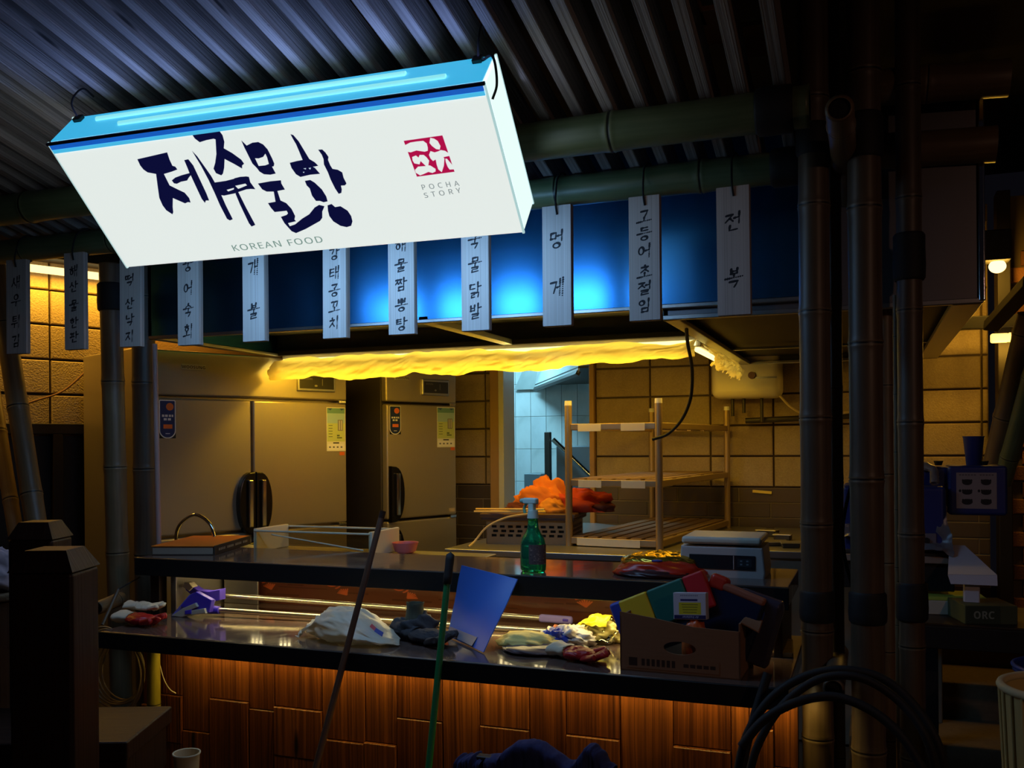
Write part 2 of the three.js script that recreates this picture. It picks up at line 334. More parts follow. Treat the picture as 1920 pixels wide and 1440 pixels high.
{ // extract hood along the right side of the back kitchen
  const g = thing('kitchen_hood', 'pale steel extract hood with slanted front in the back kitchen', 'hood');
  const a = atZ(1003, 730, -8.05), b0 = atY(1116, 687, a.y), b = a.clone().lerp(b0, (a.z + 6.29) / (a.z - b0.z)), up = V3(0, 0.52, 0), r = b.clone().sub(a).setY(0).normalize(), side = V3(r.z, 0, -r.x);
  const inn = side.clone().multiplyScalar(0.75), slope = side.clone().multiplyScalar(0.10);
  part(g, 'front_panel', sheet(a, b, b.clone().add(up).add(slope), a.clone().add(up).add(slope), 0.012, 2, 2), M.whiteTile[0]);
  part(g, 'rim', between((L) => box(0.03, L, 0.03), a, b), M.darksteel);
  part(g, 'underside', sheet(V3(a.x, a.y + 0.04, a.z), V3(b.x, b.y + 0.04, b.z), V3(-1.2, b.y + 0.04, b.z), V3(-1.2, a.y + 0.04, a.z), 0.01, 2, 2), M.darksteel); void inn;
}
solo('grey_sheet', 'slanted grey sheet with uneven tone on back kitchen tiles', 'panel', extrude([[0, 0], [0.30, 0], [0.30, 0.46], [0.19, 0.40]], 0.012), std(0xffffff, 0.4, 0.3, { map: grime(24, [0.72, 0.74, 0.72], [0.38, 0.42, 0.42]) }), atZ(965, 731, -8.085));  // grey sheet with uneven lighter and darker tone
{ // grey cabinet with a sloped pipe, dark gap beside it
  const g = thing('range_cabinet', 'grey steel cabinet with sloping pipe against the far tiled wall', 'cabinet', [0, 0, 0]);
  const p = atZ(1042, 815, -7.75); M.greycab = std(S(122, 132, 138), 0.4, 0.4);
  part(g, 'body', moved(rbox(0.75, p.y - 0.1, 0.5, 0.008), p.x + 0.47, (p.y - 0.1) / 2, -7.72), M.greycab);
  part(g, 'edge_post', moved(rbox(0.05, p.y + 0.02, 0.05, 0.006), p.x + 0.04, (p.y + 0.02) / 2, -7.42), M.darksteel);
  part(g, 'sloping_pipe', between((L) => cyl(0.02, 0.02, L, 12), atZ(1037, 824, -7.4), atZ(1112, 896, -7.4)), M.chrome);
  part(g, 'panel', moved(rbox(0.16, 0.45, 0.3, 0.005), p.x - 0.2, 1.0, -7.85), M.greycab);
}
{ const p = atZ(1060, 930, -7.0); solo('back_sink', 'pale blue sink counter in the back kitchen doorway', 'sink', merge([moved(rbox(0.8, 0.06, 0.5, 0.012), p.x + 0.4, p.y - 0.03, -7.0), moved(rbox(0.76, p.y - 0.06, 0.46, 0.01), p.x + 0.4, (p.y - 0.06) / 2 + 0.02, -7.0)]), std(S(150, 176, 190), 0.4)); }
{ const p = atZ(949, 785, -8.09); const g = thing('hose_reel', 'clear coiled hose hanging on the back kitchen tiles', 'hose', [p.x, p.y, -8.1]);
  part(g, 'coil', merge([0, 1, 2].map((k) => new THREE.TorusGeometry(0.045 + 0.01 * k, 0.008, 8, 24).scale(0.75, 1.35, 1).translate(0, 0, 0.012 * k))), std(S(196, 206, 206), 0.3));
  part(g, 'pipe', tube([[0.0, 0.09, 0], [0.005, 0.3, 0], [-0.02, 0.62, 0]], 0.012, 16, 8), std(S(180, 190, 190), 0.35)); }

// ------------------------------------------------------------------ right of the stall: outer wall, brick pier, steps
M.brick = [std(S(132, 84, 52), 0.85, 0, { bumpMap: blockBump, bumpScale: 0.003 }), std(S(112, 72, 46), 0.85, 0, { bumpMap: blockBump, bumpScale: 0.003 }), std(S(150, 100, 62), 0.85, 0, { bumpMap: blockBump, bumpScale: 0.003 })];
const pier = structGroup('wall_right', [0.76, 0, -6.05]);
part(pier, 'core', box(1.2, 2.9, 0.2), M.mortar, [0.6, 1.45, -0.12]);
{ const g = piece(0.19, 0.085, 0.03, 0.006); for (let r = 0; r < 24; r++) for (let c = 0; c < 5; c++) part(pier, 'brick', g, M.brick[Math.floor(rnd(3))], [0.10 + c * 0.2 + (r % 2) * 0.05, 0.35 + r * 0.095, -0.012 + rnd(0.012)]); }
part(pier, 'corner_post', rbox(0.07, 2.9, 0.14, 0.006), M.browndoor, [-0.05, 1.45, 0.08]);
struct('trim_1', rbox(1.3, 0.07, 0.08, 0.005, 2, 'x'), M.black, atZ(1905, 602, -5.9));
{ const p = atZ(1866, 470, -5.6); const g = thing('wall_spotlight', 'black box spotlight glowing amber above the brick pier', 'lamp', p);
  part(g, 'housing', rbox(0.14, 0.16, 0.14, 0.006), M.black, [0, 0.02, 0]);
  part(g, 'bulb_light', new THREE.SphereGeometry(0.036, 16, 12).scale(1.2, 1, 1.2), std(S(255, 220, 150), 0.5, 0, { emissive: new THREE.Color().setRGB(1, 0.78, 0.35), emissiveIntensity: 2.2 }), [0.01, -0.085, 0.0]);
  part(g, 'bracket', rbox(0.03, 0.03, 0.35, 0.004), M.black, [0, 0.06, -0.24]);
  const l = new THREE.PointLight(AMBER, 0.9); l.name = 'spot_light'; l.position.set(p.x + 0.01, p.y - 0.085, p.z); l.castShadow = true; l.shadow.radius = 2; scene.add(l); }
for (const [px, py] of [[1874, 634], [1906, 632]]) {
  const p = atZ(px, py, -5.85), g = thing('pier_glow_light', 'added amber glow for a reflection under the dark bar on the brick pier', 'lamp', p, 0, 'reflected glows on the brick pier');
  part(g, 'reflection_light', rbox(0.09, 0.05, 0.05, 0.01), std(S(255, 220, 150), 0.5, 0, { emissive: new THREE.Color().setRGB(1, 0.72, 0.2), emissiveIntensity: 1.4 }), [0, 0.0, 0]);  // glowing piece and weak light added to stand for a reflection
  const l = new THREE.PointLight(AMBER, 0.16); l.name = 'pier_added_light'; l.position.copy(p).add(V3(0, -0.06, 0.06)); scene.add(l); }
{ const a = atZ(1858, 612, -5.2), b = atZ(1935, 528, -4.6); solo('diagonal_brace', 'brown wooden brace slanting down to the corner of the brick pier', 'beam', between((L) => rbox(0.07, L, 0.05, 0.004), a, b), M.browndoor); }
struct('step', rbox(1.5, 0.16, 0.5, 0.01), M.concrete, [0.65, 0.08, -4.75]);
struct('step', rbox(1.5, 0.33, 0.5, 0.01), M.concrete, [0.65, 0.165, -5.2]);
struct('step', rbox(1.5, 0.5, 0.8, 0.01), M.concrete, [0.65, 0.25, -5.75]);

// ------------------------------------------------------------------ canopy: rafters and bamboo beams
const RS = 0.24, rafterY = (z) => 2.556 + (z + 2.9) * RS;               // underside of the rafters
{
  const L = 2.7, ang = Math.atan(RS), geos = [0, 1, 2].map((k) => rbox(0.040, 0.105, L, 0.004, 1, 'z', [k * 0.31, k * 0.17]));
  let k = 0;
  for (let x = -0.245; x > -4.55; x -= 0.1065, k++) {
    const z = -2.13, m = solo('rafter', 'pale sawn timber rafter, one of the close row sloping over the stall', 'rafter', geos[k % 3], M.rafter[Math.floor(rnd(3))], [x + rnd(-0.006, 0.006), rafterY(z) + 0.0545 + rnd(0.004), z + rnd(-0.03, 0.03)], [-ang, rnd(-0.004, 0.004), 0], 'timber rafters of the canopy');
    m.rotation.z = rnd(-0.03, 0.03);
  }
}
M.orangeBoard = std(S(150, 96, 40), 0.8);
for (const [px, py, w] of [[888, 62, 0.16], [1262, 18, 0.2], [1322, 50, 0.18], [1410, 75, 0.2], [800, 70, 0.12]]) { const p = atY(px, py, 3.05); solo('roof_board', 'short orange-brown board lying above the rafters', 'board', rbox(w, 0.02, 0.3, 0.003, 1, 'z'), M.orangeBoard, p, undefined, 'boards above the rafters'); }

// bamboo pole from a to b: swollen at its nodes, hollow look at open ends
function bambooGeo(L, r, inter = 0.36, phase = 0, taper = 0) {
  const pts = [], n = Math.ceil(L / inter) + 1; const ys = new Set([0, L]);
  for (let k = -1; k <= n; k++) { const y = (k + phase) * inter; for (const d of [-0.03, -0.012, -0.004, 0, 0.004, 0.012, 0.03, 0.15]) { const q = y + d; if (q > 0 && q < L) ys.add(q); } }
  for (const y of [...ys].sort((a, b) => a - b)) {
    const f = ((y / inter - phase) % 1 + 1) % 1, d = Math.min(f, 1 - f) * inter;
    const bump = d < 0.003 ? 0.99 : d < 0.008 ? 1.07 : d < 0.02 ? 1.03 : d < 0.05 ? 1.0 : 0.985;
    pts.push(new THREE.Vector2(r * bump * (1 - taper * y / L), y - L / 2));
  }
  const g = new THREE.LatheGeometry([new THREE.Vector2(r * 0.75, -L / 2), ...pts, new THREE.Vector2(r * 0.75 * (1 - taper), L / 2)], 24), uv = g.attributes.uv, p = g.attributes.position;
  for (let i = 0; i < p.count; i++) uv.setXY(i, uv.getX(i), (p.getY(i) + L / 2) / inter - phase);
  return g;
}
const orient = (o, a, b) => { o.position.copy(a).add(b).multiplyScalar(0.5); o.quaternion.setFromUnitVectors(UPV, b.clone().sub(a).normalize()); return o; };
function pole(name, label, cat, a, b, r, mat, { inter = 0.36, phase = rnd(), taper = 0, lash = [], group, core = true } = {}) {
  const g = thing(name, label, cat, [0, 0, 0], 0, group), L = a.distanceTo(b);
  orient(g, a, b);
  part(g, 'cane', bambooGeo(L, r, inter, phase, taper), mat);
  if (core) for (const s of [-1, 1]) part(g, 'end_hollow', cyl(r * 0.74, r * 0.74, 0.006, 20).translate(0, s * (L / 2 - 0.012), 0), M.black);  // black discs paint the dark inside of the hollow ends
  for (const [y, h, k = 1.12] of lash) part(g, 'lashing', lathe([[r * k * 0.9, -h / 2], [r * k, -h / 2 + 0.008], [r * k * 1.03, -h / 6], [r * k, h / 6], [r * k, h / 2 - 0.008], [r * k * 0.9, h / 2]], 20), M.rubber, [0, y, 0]);
  return g;
}
const ends = (za, y, x0, x1) => [V3(x0, y, za), V3(x1, y, za)];
{
  const [a, b] = [V3(-5.2, 2.494, -2.9), V3(-0.16, 2.490, -2.9)];
  pole('bamboo_beam', 'thick green bamboo beam carrying the rafters just behind the lit sign', 'beam', a, b, 0.062, M.bambooGreen, { inter: 0.62, phase: 0.16, lash: [[2.42, 0.11, 1.14]] });
  const [c, d] = [V3(-5.4, 2.418, -3.25), V3(-0.09, 2.415, -3.25)];
  pole('bamboo_beam', 'bamboo beam from which the wooden menu boards hang', 'beam', c, d, 0.055, M.bambooGreen, { inter: 0.52, phase: 0.35, lash: [[2.49, 0.10, 1.16]] });
}
// posts at the right end of the bar
const foot = (px, z, h0, h1) => { const q = atZ(px, 900, z); return [V3(q.x, h0, z), V3(q.x, h1, z)]; };
{
  let [a, b] = foot(1530, -3.14, 0, 3.2); pole('bamboo_post', 'thick bamboo post at the right end of the bar beside a slimmer cane', 'post', a, b, 0.048, M.bambooDark, { inter: 0.34, phase: 0.62, lash: [[-0.63, 0.1], [0.86, 0.1]] });
  [a, b] = foot(1568, -3.22, 0, 3.2); pole('bamboo_cane', 'slim bamboo cane tied against the thick post at the bar end', 'post', a, b, 0.022, M.bambooDark, { inter: 0.3 });
  [a, b] = foot(1625, -3.1, 0, 3.2); pole('bamboo_post', 'bamboo post with pale rim light, second from the bar end', 'post', a, b, 0.050, M.bambooDark, { inter: 0.42, phase: 0.28, lash: [[-0.62, 0.1], [0.84, 0.14]] });
  [a, b] = foot(1708, -3.45, 0, 3.0); pole('bamboo_post', 'dark bamboo post next to the blue machine', 'post', a, b, 0.041, M.bambooDark, { inter: 0.38, phase: 0.1, lash: [[-0.55, 0.13, 1.25], [0.62, 0.16, 1.25]] });
  [a, b] = foot(1682, -3.5, 0.3, 2.0); pole('bamboo_cane', 'thin pale bamboo cane tied to the dark post beside the machine', 'post', a, b, 0.010, M.bambooBrown, { inter: 0.2 });
  [a, b] = foot(1662, -3.75, 0, 2.05); pole('bamboo_cane', 'brown bamboo cane standing behind the right posts', 'post', a, b, 0.03, M.bambooBrown, { inter: 0.33 });
}
{ // cross poles seen end-on, and the two beams that stick out to the right
  let p = atZ(1574, 203, -2.72); pole('bamboo_crosspole', 'bamboo pole end pointing out between the lashed posts under the roof', 'beam', p, p.clone().add(V3(0.0, -0.03, -1.2)), 0.039, M.bambooBrown, { core: true });
  p = atZ(1563, 1292, -2.84); pole('bamboo_crosspole', 'bamboo pole end pointing out low between the posts, hoses over it', 'beam', p, p.clone().add(V3(0, 0.0, -0.5)), 0.031, M.bambooDark, { core: true });
  pole('bamboo_beam', 'brown bamboo beam end sticking out high above the deep hood', 'beam', atZ(1640, 165, -3.5), atZ(1893, 146, -3.5), 0.062, M.bambooBrown, {});
  pole('bamboo_beam', 'brown bamboo beam end just below the higher one above the hood', 'beam', atZ(1640, 285, -3.6), atZ(1868, 270, -3.6), 0.062, M.bambooBrown, {});
  pole('bamboo_strut', 'bamboo strut leaning against the brick pier', 'post', atZ(1858, 905, -5.0), atZ(1932, 590, -4.7), 0.055, M.bambooBrown, { inter: 0.4 });
  pole('bamboo_strut', 'greenish bamboo strut leaning beside the brown one at the brick pier', 'post', atZ(1880, 905, -4.9), atZ(1950, 650, -4.6), 0.04, M.bambooGreen, { inter: 0.4 });
}
// posts at the left end of the bar
{
  pole('bamboo_post', 'grey-brown bamboo post at the left end of the bar with black sleeve', 'post', atZ(228, 1085, -3.42).setY(0), atZ(206, 495, -3.42), 0.050, M.bambooBrown, { inter: 0.4, phase: 0.5, lash: [[1.02, 0.13, 1.2]] });
  pole('bamboo_post', 'dark bamboo post beside the fridge at the left of the ledge', 'post', atZ(276, 1045, -3.62).setY(0), atZ(268, 640, -3.62).setY(2.4), 0.055, M.bambooDark, { inter: 0.42, phase: 0.3 });
  pole('plastic_conduit', 'pinkish plastic conduit running up the dark post by the fridge', 'pipe', atZ(298, 1040, -3.5).setY(1.02), atZ(290, 645, -3.5), 0.012, std(S(176, 140, 130), 0.5), { inter: 0.8, core: false });
  pole('leaning_bamboo', 'grey bamboo pole leaning before the dark cupboard of the block wall', 'post', atZ(82, 1010, -3.3).setY(0.9), atZ(-12, 470, -3.52), 0.048, M.bambooBrown, { inter: 0.45 });
  pole('leaning_bamboo', 'slim orange-brown bamboo pole leaning beside the thicker grey one', 'post', atZ(38, 1000, -3.3).setY(0.95), atZ(-22, 680, -3.6), 0.035, M.bambooBrown, { inter: 0.4 });
}
// ------------------------------------------------------------------ the lit sign
const SIGN = (() => {
  const R = [[88, 270], [910, 155], [985, 440], [238, 505]].map(([x, y]) => atT(x, y, 1).sub(EYEP));
  const W = 1.5, H = 0.5, th = 0.17;
  const ex = V3(0.9981, 0.0089, -0.0617).normalize(); let ey = V3(0.0398, 0.6824, 0.7299); ey.addScaledVector(ex, -ey.dot(ex)).normalize();
  const ez = ex.clone().cross(ey).normalize();                         // faces the viewer, downwards
  const o = V3(-2.48, 2.48, -2.28);                                    // top left corner of the face
  return { W, H, th, ex, ey, ez, o };
})();
function onSign(px, py) { const p = atPlane(px, py, SIGN.o, SIGN.ez).sub(SIGN.o); return [p.dot(SIGN.ex) / SIGN.W, -p.dot(SIGN.ey) / SIGN.H]; }
const signTex = canvasTex(2048, 683, (c, w, h) => {
  c.fillStyle = '#fbfdfc'; c.fillRect(0, 0, w, h);
  const A = ([x, y]) => [240 + x / 6.545, 220 + y / 6.545], B = ([x, y]) => [440 + x / 6, 220 + y / 6], C = ([x, y]) => [740 + x / 10.286, 235 + y / 10.286];
  const fill = (pts, conv, col) => { c.fillStyle = col; c.beginPath(); pts.forEach((p, i) => { const [u, v] = onSign(...conv(p)); i ? c.lineTo(u * w, v * h) : c.moveTo(u * w, v * h); }); c.closePath(); c.fill(); };
  const ID = (p) => p, INK = '#0d0f3c', PAPER = '#fbfdfc';
  fill([[115, 515], [480, 430], [510, 520], [545, 595], [580, 605], [605, 640], [540, 665], [440, 695], [510, 835], [600, 880], [695, 925], [750, 990], [768, 1045], [735, 1040], [700, 1055], [550, 990], [548, 1100], [555, 1165], [545, 1190], [470, 1140], [425, 1080], [385, 990], [365, 850], [345, 695], [240, 675], [190, 640], [150, 590]], A, INK);
  fill([[690, 525], [740, 515], [800, 590], [880, 760], [960, 930], [995, 1020], [955, 1020], [945, 1050], [905, 1000], [830, 840], [770, 710], [745, 740], [725, 775], [650, 790], [600, 815], [565, 810], [538, 775], [580, 740], [660, 710], [755, 685], [730, 620]], A, INK);
  fill([...[[785, 410], [850, 480], [950, 620], [1020, 720], [1065, 800], [1200, 780], [1300, 755]].map(A), ...[[0, 685], [60, 670], [130, 665], [160, 670], [175, 730], [232, 808], [180, 805], [130, 810], [40, 840], [130, 1020], [232, 1210], [190, 1228], [160, 1190], [60, 980], [10, 860]].map(B), ...[[1325, 930], [1250, 945], [1180, 960], [1145, 955], [1200, 1080], [1285, 1250], [1250, 1265], [1215, 1245], [1130, 1080], [1060, 920], [990, 770], [900, 600]].map(A)], ID, INK);
  fill([[1210, 890], [1300, 865], [1300, 885], [1230, 910]], A, PAPER); fill([[5, 770], [120, 745], [140, 765], [80, 790], [40, 805]], B, PAPER);
  fill([[735, 145], [960, 110], [1050, 110], [1110, 150], [1160, 220], [1182, 300], [1175, 380], [1280, 440], [1390, 520], [1425, 570], [1400, 590], [1400, 628], [1300, 570], [1185, 510], [1180, 620], [1165, 690], [1145, 712], [1080, 685], [1050, 630], [1070, 560], [1085, 450], [1075, 270], [1050, 262], [960, 280], [880, 305], [820, 260], [780, 200]], A, INK);
  fill([[75, 260], [135, 318], [200, 285], [265, 278], [320, 305], [370, 360], [420, 460], [445, 520], [440, 550], [420, 555], [462, 632], [400, 645], [330, 640], [280, 610], [250, 570], [200, 520], [150, 420], [110, 340]], B, INK);
  fill([[228, 460], [270, 462], [320, 445], [345, 408], [365, 450], [385, 525], [345, 540], [270, 548]], B, PAPER);
  fill([[262, 745], [400, 720], [520, 708], [525, 745], [565, 812], [480, 828], [515, 935], [580, 965], [640, 1030], [680, 1110], [672, 1150], [690, 1168], [600, 1190], [620, 1225], [680, 1205], [760, 1140], [840, 1090], [900, 1015], [950, 985], [1010, 1000], [985, 1060], [985, 1130], [960, 1165], [800, 1255], [690, 1302], [640, 1280], [560, 1190], [520, 1120], [585, 1098], [600, 1080], [585, 1050], [520, 1058], [450, 1065], [410, 1020], [375, 965], [460, 950], [440, 835], [360, 835], [310, 810]], B, INK);
  fill([[628, 190], [660, 200], [720, 270], [780, 370], [840, 470], [900, 505], [940, 545], [890, 555], [960, 635], [850, 645], [740, 670], [690, 640], [640, 570], [620, 512], [700, 492], [765, 480], [720, 370], [690, 300], [660, 250]], B, INK);
  fill([[790, 715], [850, 705], [900, 735], [980, 810], [1030, 890], [1045, 945], [1000, 955], [960, 940], [915, 940], [870, 880], [845, 800], [810, 765]], B, INK);
  fill([[940, 365], [985, 362], [1020, 395], [1055, 445], [1050, 480], [1075, 540], [1100, 580], [1160, 590], [1210, 620], [1225, 680], [1258, 745], [1240, 765], [1195, 768], [1205, 810], [1200, 850], [1170, 860], [1130, 800], [1080, 700], [1050, 620], [1005, 530], [1000, 470], [980, 420]], B, INK);
  fill([[1045, 990], [1090, 975], [1130, 1010], [1190, 1000], [1270, 1050], [1310, 1110], [1325, 1170], [1310, 1220], [1260, 1235], [1190, 1220], [1110, 1170], [1065, 1110], [1050, 1050]], B, INK);
  for (const q of [[[770, 575], [805, 570], [800, 588]], [[830, 570], [860, 565], [850, 590]], [[880, 550], [930, 575], [890, 565]], [[765, 615], [785, 610], [780, 628]]]) fill(q, B, '#cfe0f4');
  const RED = '#c0124e';
  fill([[175, 300], [920, 195], [1155, 895], [430, 990]], C, RED);
  for (const q of [[[190, 385], [300, 330], [430, 310], [550, 298], [620, 350], [640, 430], [640, 490], [580, 510], [480, 495], [420, 485], [310, 522], [250, 512], [180, 420]],
    [[685, 240], [760, 255], [830, 300], [885, 400], [870, 470], [800, 460], [720, 400], [670, 340]],
    [[335, 610], [410, 580], [460, 620], [480, 570], [560, 570], [610, 610], [665, 680], [650, 770], [690, 775], [790, 840], [790, 890], [730, 920], [650, 900], [560, 940], [490, 965], [405, 915], [390, 860], [450, 795], [600, 785], [500, 690], [480, 755], [380, 735], [345, 680]],
    [[660, 570], [690, 495], [770, 520], [840, 500], [890, 475], [970, 490], [1050, 540], [1060, 590], [940, 615], [960, 640], [950, 780], [910, 905], [840, 850], [810, 760], [790, 660], [740, 690], [690, 640]],
    [[975, 640], [1010, 645], [1110, 760], [1145, 850], [1060, 855], [1020, 800], [985, 710]]]) fill(q, C, PAPER);
  const word = (s, px0, py0, px1, py1, size, col, gap) => {               // letters from one end of the line to the other
    const [u0, v0] = onSign(px0, py0), [u1, v1] = onSign(px1, py1); c.fillStyle = col; c.font = size + 'px sans-serif';
    const ws = [...s].map((q) => c.measureText(q).width + gap), total = ws.reduce((a, b) => a + b, 0) - gap, span = (u1 - u0) * w; let x = u0 * w;
    c.save(); for (let k = 0; k < s.length; k++) { c.save(); c.translate(x, (v0 + (v1 - v0) * (x / w - u0) / (u1 - u0)) * h); c.scale(span / total, 1); c.fillText(s[k], 0, 0); c.restore(); x += ws[k] * span / total; } c.restore();
  };
  word('KOREAN FOOD', 437, 471, 608, 454, 46, '#7f9a94', 3);
  word('POCHA', 791, 356, 862, 348, 33, '#8a9296', 12); word('STORY', 796, 371, 865, 361, 33, '#8a9296', 12);
});
{
  const { W, H, th, ex, ey, ez, o } = SIGN;
  const g = thing('lightbox_sign', 'large glowing white sign box with dark blue Korean brush lettering', 'sign', [0, 0, 0]);
  g.position.copy(o).addScaledVector(ex, W / 2).addScaledVector(ey, -H / 2).addScaledVector(ez, -th / 2);
  g.quaternion.setFromRotationMatrix(new THREE.Matrix4().makeBasis(ex, ey, ez));
  const glow = (r, gg, b, k, extra = {}) => std(S(235, 240, 245), 0.5, 0, { emissive: new THREE.Color().setRGB(r, gg, b), emissiveIntensity: k, ...extra });
  const face = new THREE.PlaneGeometry(W, H); signTex.wrapS = signTex.wrapT = THREE.ClampToEdgeWrapping;
  part(g, 'sign_face', merge([moved(new THREE.BoxGeometry(W - 0.012, H - 0.012, 0.006), 0, 0, th / 2 - 0.003)]), std(S(240, 240, 240), 0.35, 0, { map: signTex, emissive: new THREE.Color().setRGB(0.94, 1.0, 0.97), emissiveMap: signTex, emissiveIntensity: 0.84 }));
  const uv = g.children[0].geometry.attributes.uv, ps = g.children[0].geometry.attributes.position; for (let i = 0; i < ps.count; i++) uv.setXY(i, ps.getX(i) / W + 0.5, ps.getY(i) / H + 0.5);
  part(g, 'top_light_panel', rbox(W - 0.02, 0.006, th - 0.02, 0.002), glow(0.03, 0.42, 0.72, 1.0), [0, H / 2 - 0.003, 0]);
  for (const [z, x0, x1] of [[0.022, -0.5, 0.62], [-0.035, -0.62, 0.48]]) part(g, 'light_strip', between((L) => cyl(0.009, 0.009, L, 10), V3(x0, H / 2 + 0.001, z), V3(x1, H / 2 + 0.001, z)), glow(0.25, 0.75, 0.8, 1.0));  // pale glowing strips stand for streaks of tube light through the panel
  for (const s of [-1, 1]) part(g, 'side_light_panel', rbox(0.006, H - 0.02, th - 0.02, 0.002), glow(0.80, 1.0, 0.95, 1.0), [s * (W / 2 - 0.003), 0, 0]);
  part(g, 'bottom_light_panel', rbox(W - 0.02, 0.006, th - 0.02, 0.002), glow(0.05, 0.42, 1.0, 1.6), [0, -H / 2 + 0.003, 0]);
  part(g, 'back_panel', rbox(W - 0.02, H - 0.02, 0.006, 0.002), M.white, [0, 0, -th / 2 + 0.003]);
  M.signFalloff = glow(0.0, 0.12, 0.62, 0.8); const edge = M.signFalloff, dark = std(S(40, 60, 120), 0.4);
  part(g, 'top_trim', rbox(W, 0.009, 0.01, 0.002), dark, [0, H / 2 - 0.004, th / 2 + 0.001]);
  part(g, 'falloff_light_band', rbox(W - 0.014, 0.017, 0.004, 0.001), edge, [0, H / 2 - 0.0165, th / 2 + 0.001]);  // glowing blue bands put the face's light falloff into stepped colour
  part(g, 'falloff_light_band', rbox(W - 0.014, 0.013, 0.004, 0.001), glow(0.06, 0.50, 0.80, 0.95), [0, H / 2 - 0.0315, th / 2 + 0.001]);
  for (const s of [-1, 1]) for (const z of [-1, 1]) part(g, 'corner_trim', rbox(0.008, H, 0.008, 0.002), glow(0.55, 0.85, 0.85, 0.7), [s * (W / 2 - 0.004), 0, z * (th / 2 - 0.004)]);
  for (const s of [-1, 1]) { part(g, 'hanging_wire', tube([[s * 0.70, H / 2, -0.05], [s * 0.71, H / 2 + 0.05, -0.07], [s * 0.705, H / 2 + 0.06, -0.15], [s * 0.70, H / 2 + 0.02, -0.17]], 0.003, 20, 6), M.string); part(g, 'hook', rbox(0.03, 0.015, 0.03, 0.004), M.darksteel, [s * 0.70, H / 2 + 0.006, -0.05]); }
  part(g, 'power_cord', tube([[W / 2 - 0.03, H / 2 + 0.01, -0.03], [W / 2 + 0.012, H / 2 + 0.03, 0.0], [W / 2 + 0.02, H / 2 - 0.03, 0.05], [W / 2 + 0.004, H / 2 - 0.06, 0.07]], 0.004, 24, 6), M.string);
  // the light the box throws: one area light in front of each lit face
  g.updateMatrixWorld(true); const q = (x, y, z) => g.localToWorld(V3(x, y, z));
  const al = (n, w, h, c, k, p, t) => areaLight(n, w, h, c, k, q(...p), q(...t));
  al('sign_front_light', W - 0.05, H - 0.05, COOL, SL.front, [0, 0, th / 2 + 0.012], [0, 0, 3]);
  al('sign_top_light', W - 0.05, th - 0.04, SKYBLUE, SL.top, [0, H / 2 + 0.014, 0], [0, 3, 0]);
  al('sign_bottom_light', W - 0.05, th - 0.04, new THREE.Color().setRGB(0.27, 0.56, 1.0), SL.bottom, [0, -H / 2 - 0.012, 0], [0, -3, 0]);
  for (const s of [-1, 1]) al('sign_side_light', th - 0.04, H - 0.05, COOL, SL.side, [s * (W / 2 + 0.012), 0, 0], [s * 3, 0, 0]);
}

// ------------------------------------------------------------------ hanging menu boards with brush-written Korean
// jamo as strokes in a unit square, y down
const arc = (cx, cy, rx, ry, n = 12) => Array.from({ length: n + 1 }, (_, i) => [cx + rx * Math.sin(i / n * 2 * Math.PI), cy - ry * Math.cos(i / n * 2 * Math.PI)]);
const J = {
  'ㄱ': [[[.1, .15], [.85, .12], [.75, .5], [.55, .95]]], 'ㄲ': [[[.02, .2], [.42, .15], [.3, .9]], [[.5, .2], [.95, .15], [.8, .9]]], 'ㄴ': [[[.2, .08], [.15, .75], [.9, .7]]], 'ㄷ': [[[.1, .15], [.85, .12]], [[.15, .15], [.12, .8], [.9, .75]]],
  'ㄸ': [[[.02, .15], [.42, .13]], [[.05, .15], [.04, .8], [.42, .75]], [[.5, .15], [.95, .12]], [[.55, .15], [.52, .8], [.97, .75]]],
  'ㄹ': [[[.12, .1], [.85, .08], [.8, .42], [.15, .48], [.12, .9], [.92, .82]]], 'ㅁ': [[[.18, .12], [.15, .88]], [[.18, .14], [.85, .1], [.82, .88]], [[.15, .85], [.85, .82]]], 'ㅂ': [[[.2, .1], [.18, .9]], [[.8, .05], [.8, .9]], [[.2, .5], [.8, .47]], [[.18, .88], [.8, .85]]],
  'ㅃ': [[[.05, .1], [.05, .9]], [[.42, .05], [.42, .9]], [[.05, .5], [.42, .48]], [[.05, .88], [.42, .86]], [[.58, .1], [.58, .9]], [[.95, .05], [.95, .9]], [[.58, .5], [.95, .48]], [[.58, .88], [.95, .86]]],
  'ㅅ': [[[.5, .05], [.4, .5], [.05, .92]], [[.45, .45], [.92, .88]]], 'ㅇ': [arc(.5, .5, .36, .38)], 'ㅈ': [[[.12, .14], [.88, .1], [.5, .5], [.05, .92]], [[.52, .48], [.95, .9]]],
  'ㅉ': [[[.02, .15], [.46, .12], [.24, .5], [.0, .9]], [[.26, .5], [.48, .88]], [[.52, .15], [.98, .12], [.75, .5], [.52, .9]], [[.76, .5], [1, .88]]],
  'ㅊ': [[[.5, .0], [.52, .14]], [[.12, .26], [.88, .22], [.5, .58], [.05, .95]], [[.52, .56], [.95, .93]]], 'ㅌ': [[[.1, .12], [.85, .1]], [[.12, .48], [.82, .45]], [[.15, .12], [.12, .88], [.9, .82]]], 'ㅍ': [[[.08, .14], [.92, .1]], [[.32, .14], [.36, .84]], [[.68, .14], [.64, .84]], [[.04, .88], [.96, .82]]],
  'ㅎ': [[[.5, .0], [.52, .12]], [[.1, .26], [.9, .22]], arc(.5, .66, .3, .28)], 'ㄺ': [[[.02, .1], [.42, .08], [.4, .42], [.05, .48], [.05, .9], [.45, .84]], [[.52, .12], [.95, .1], [.88, .92]]],
};
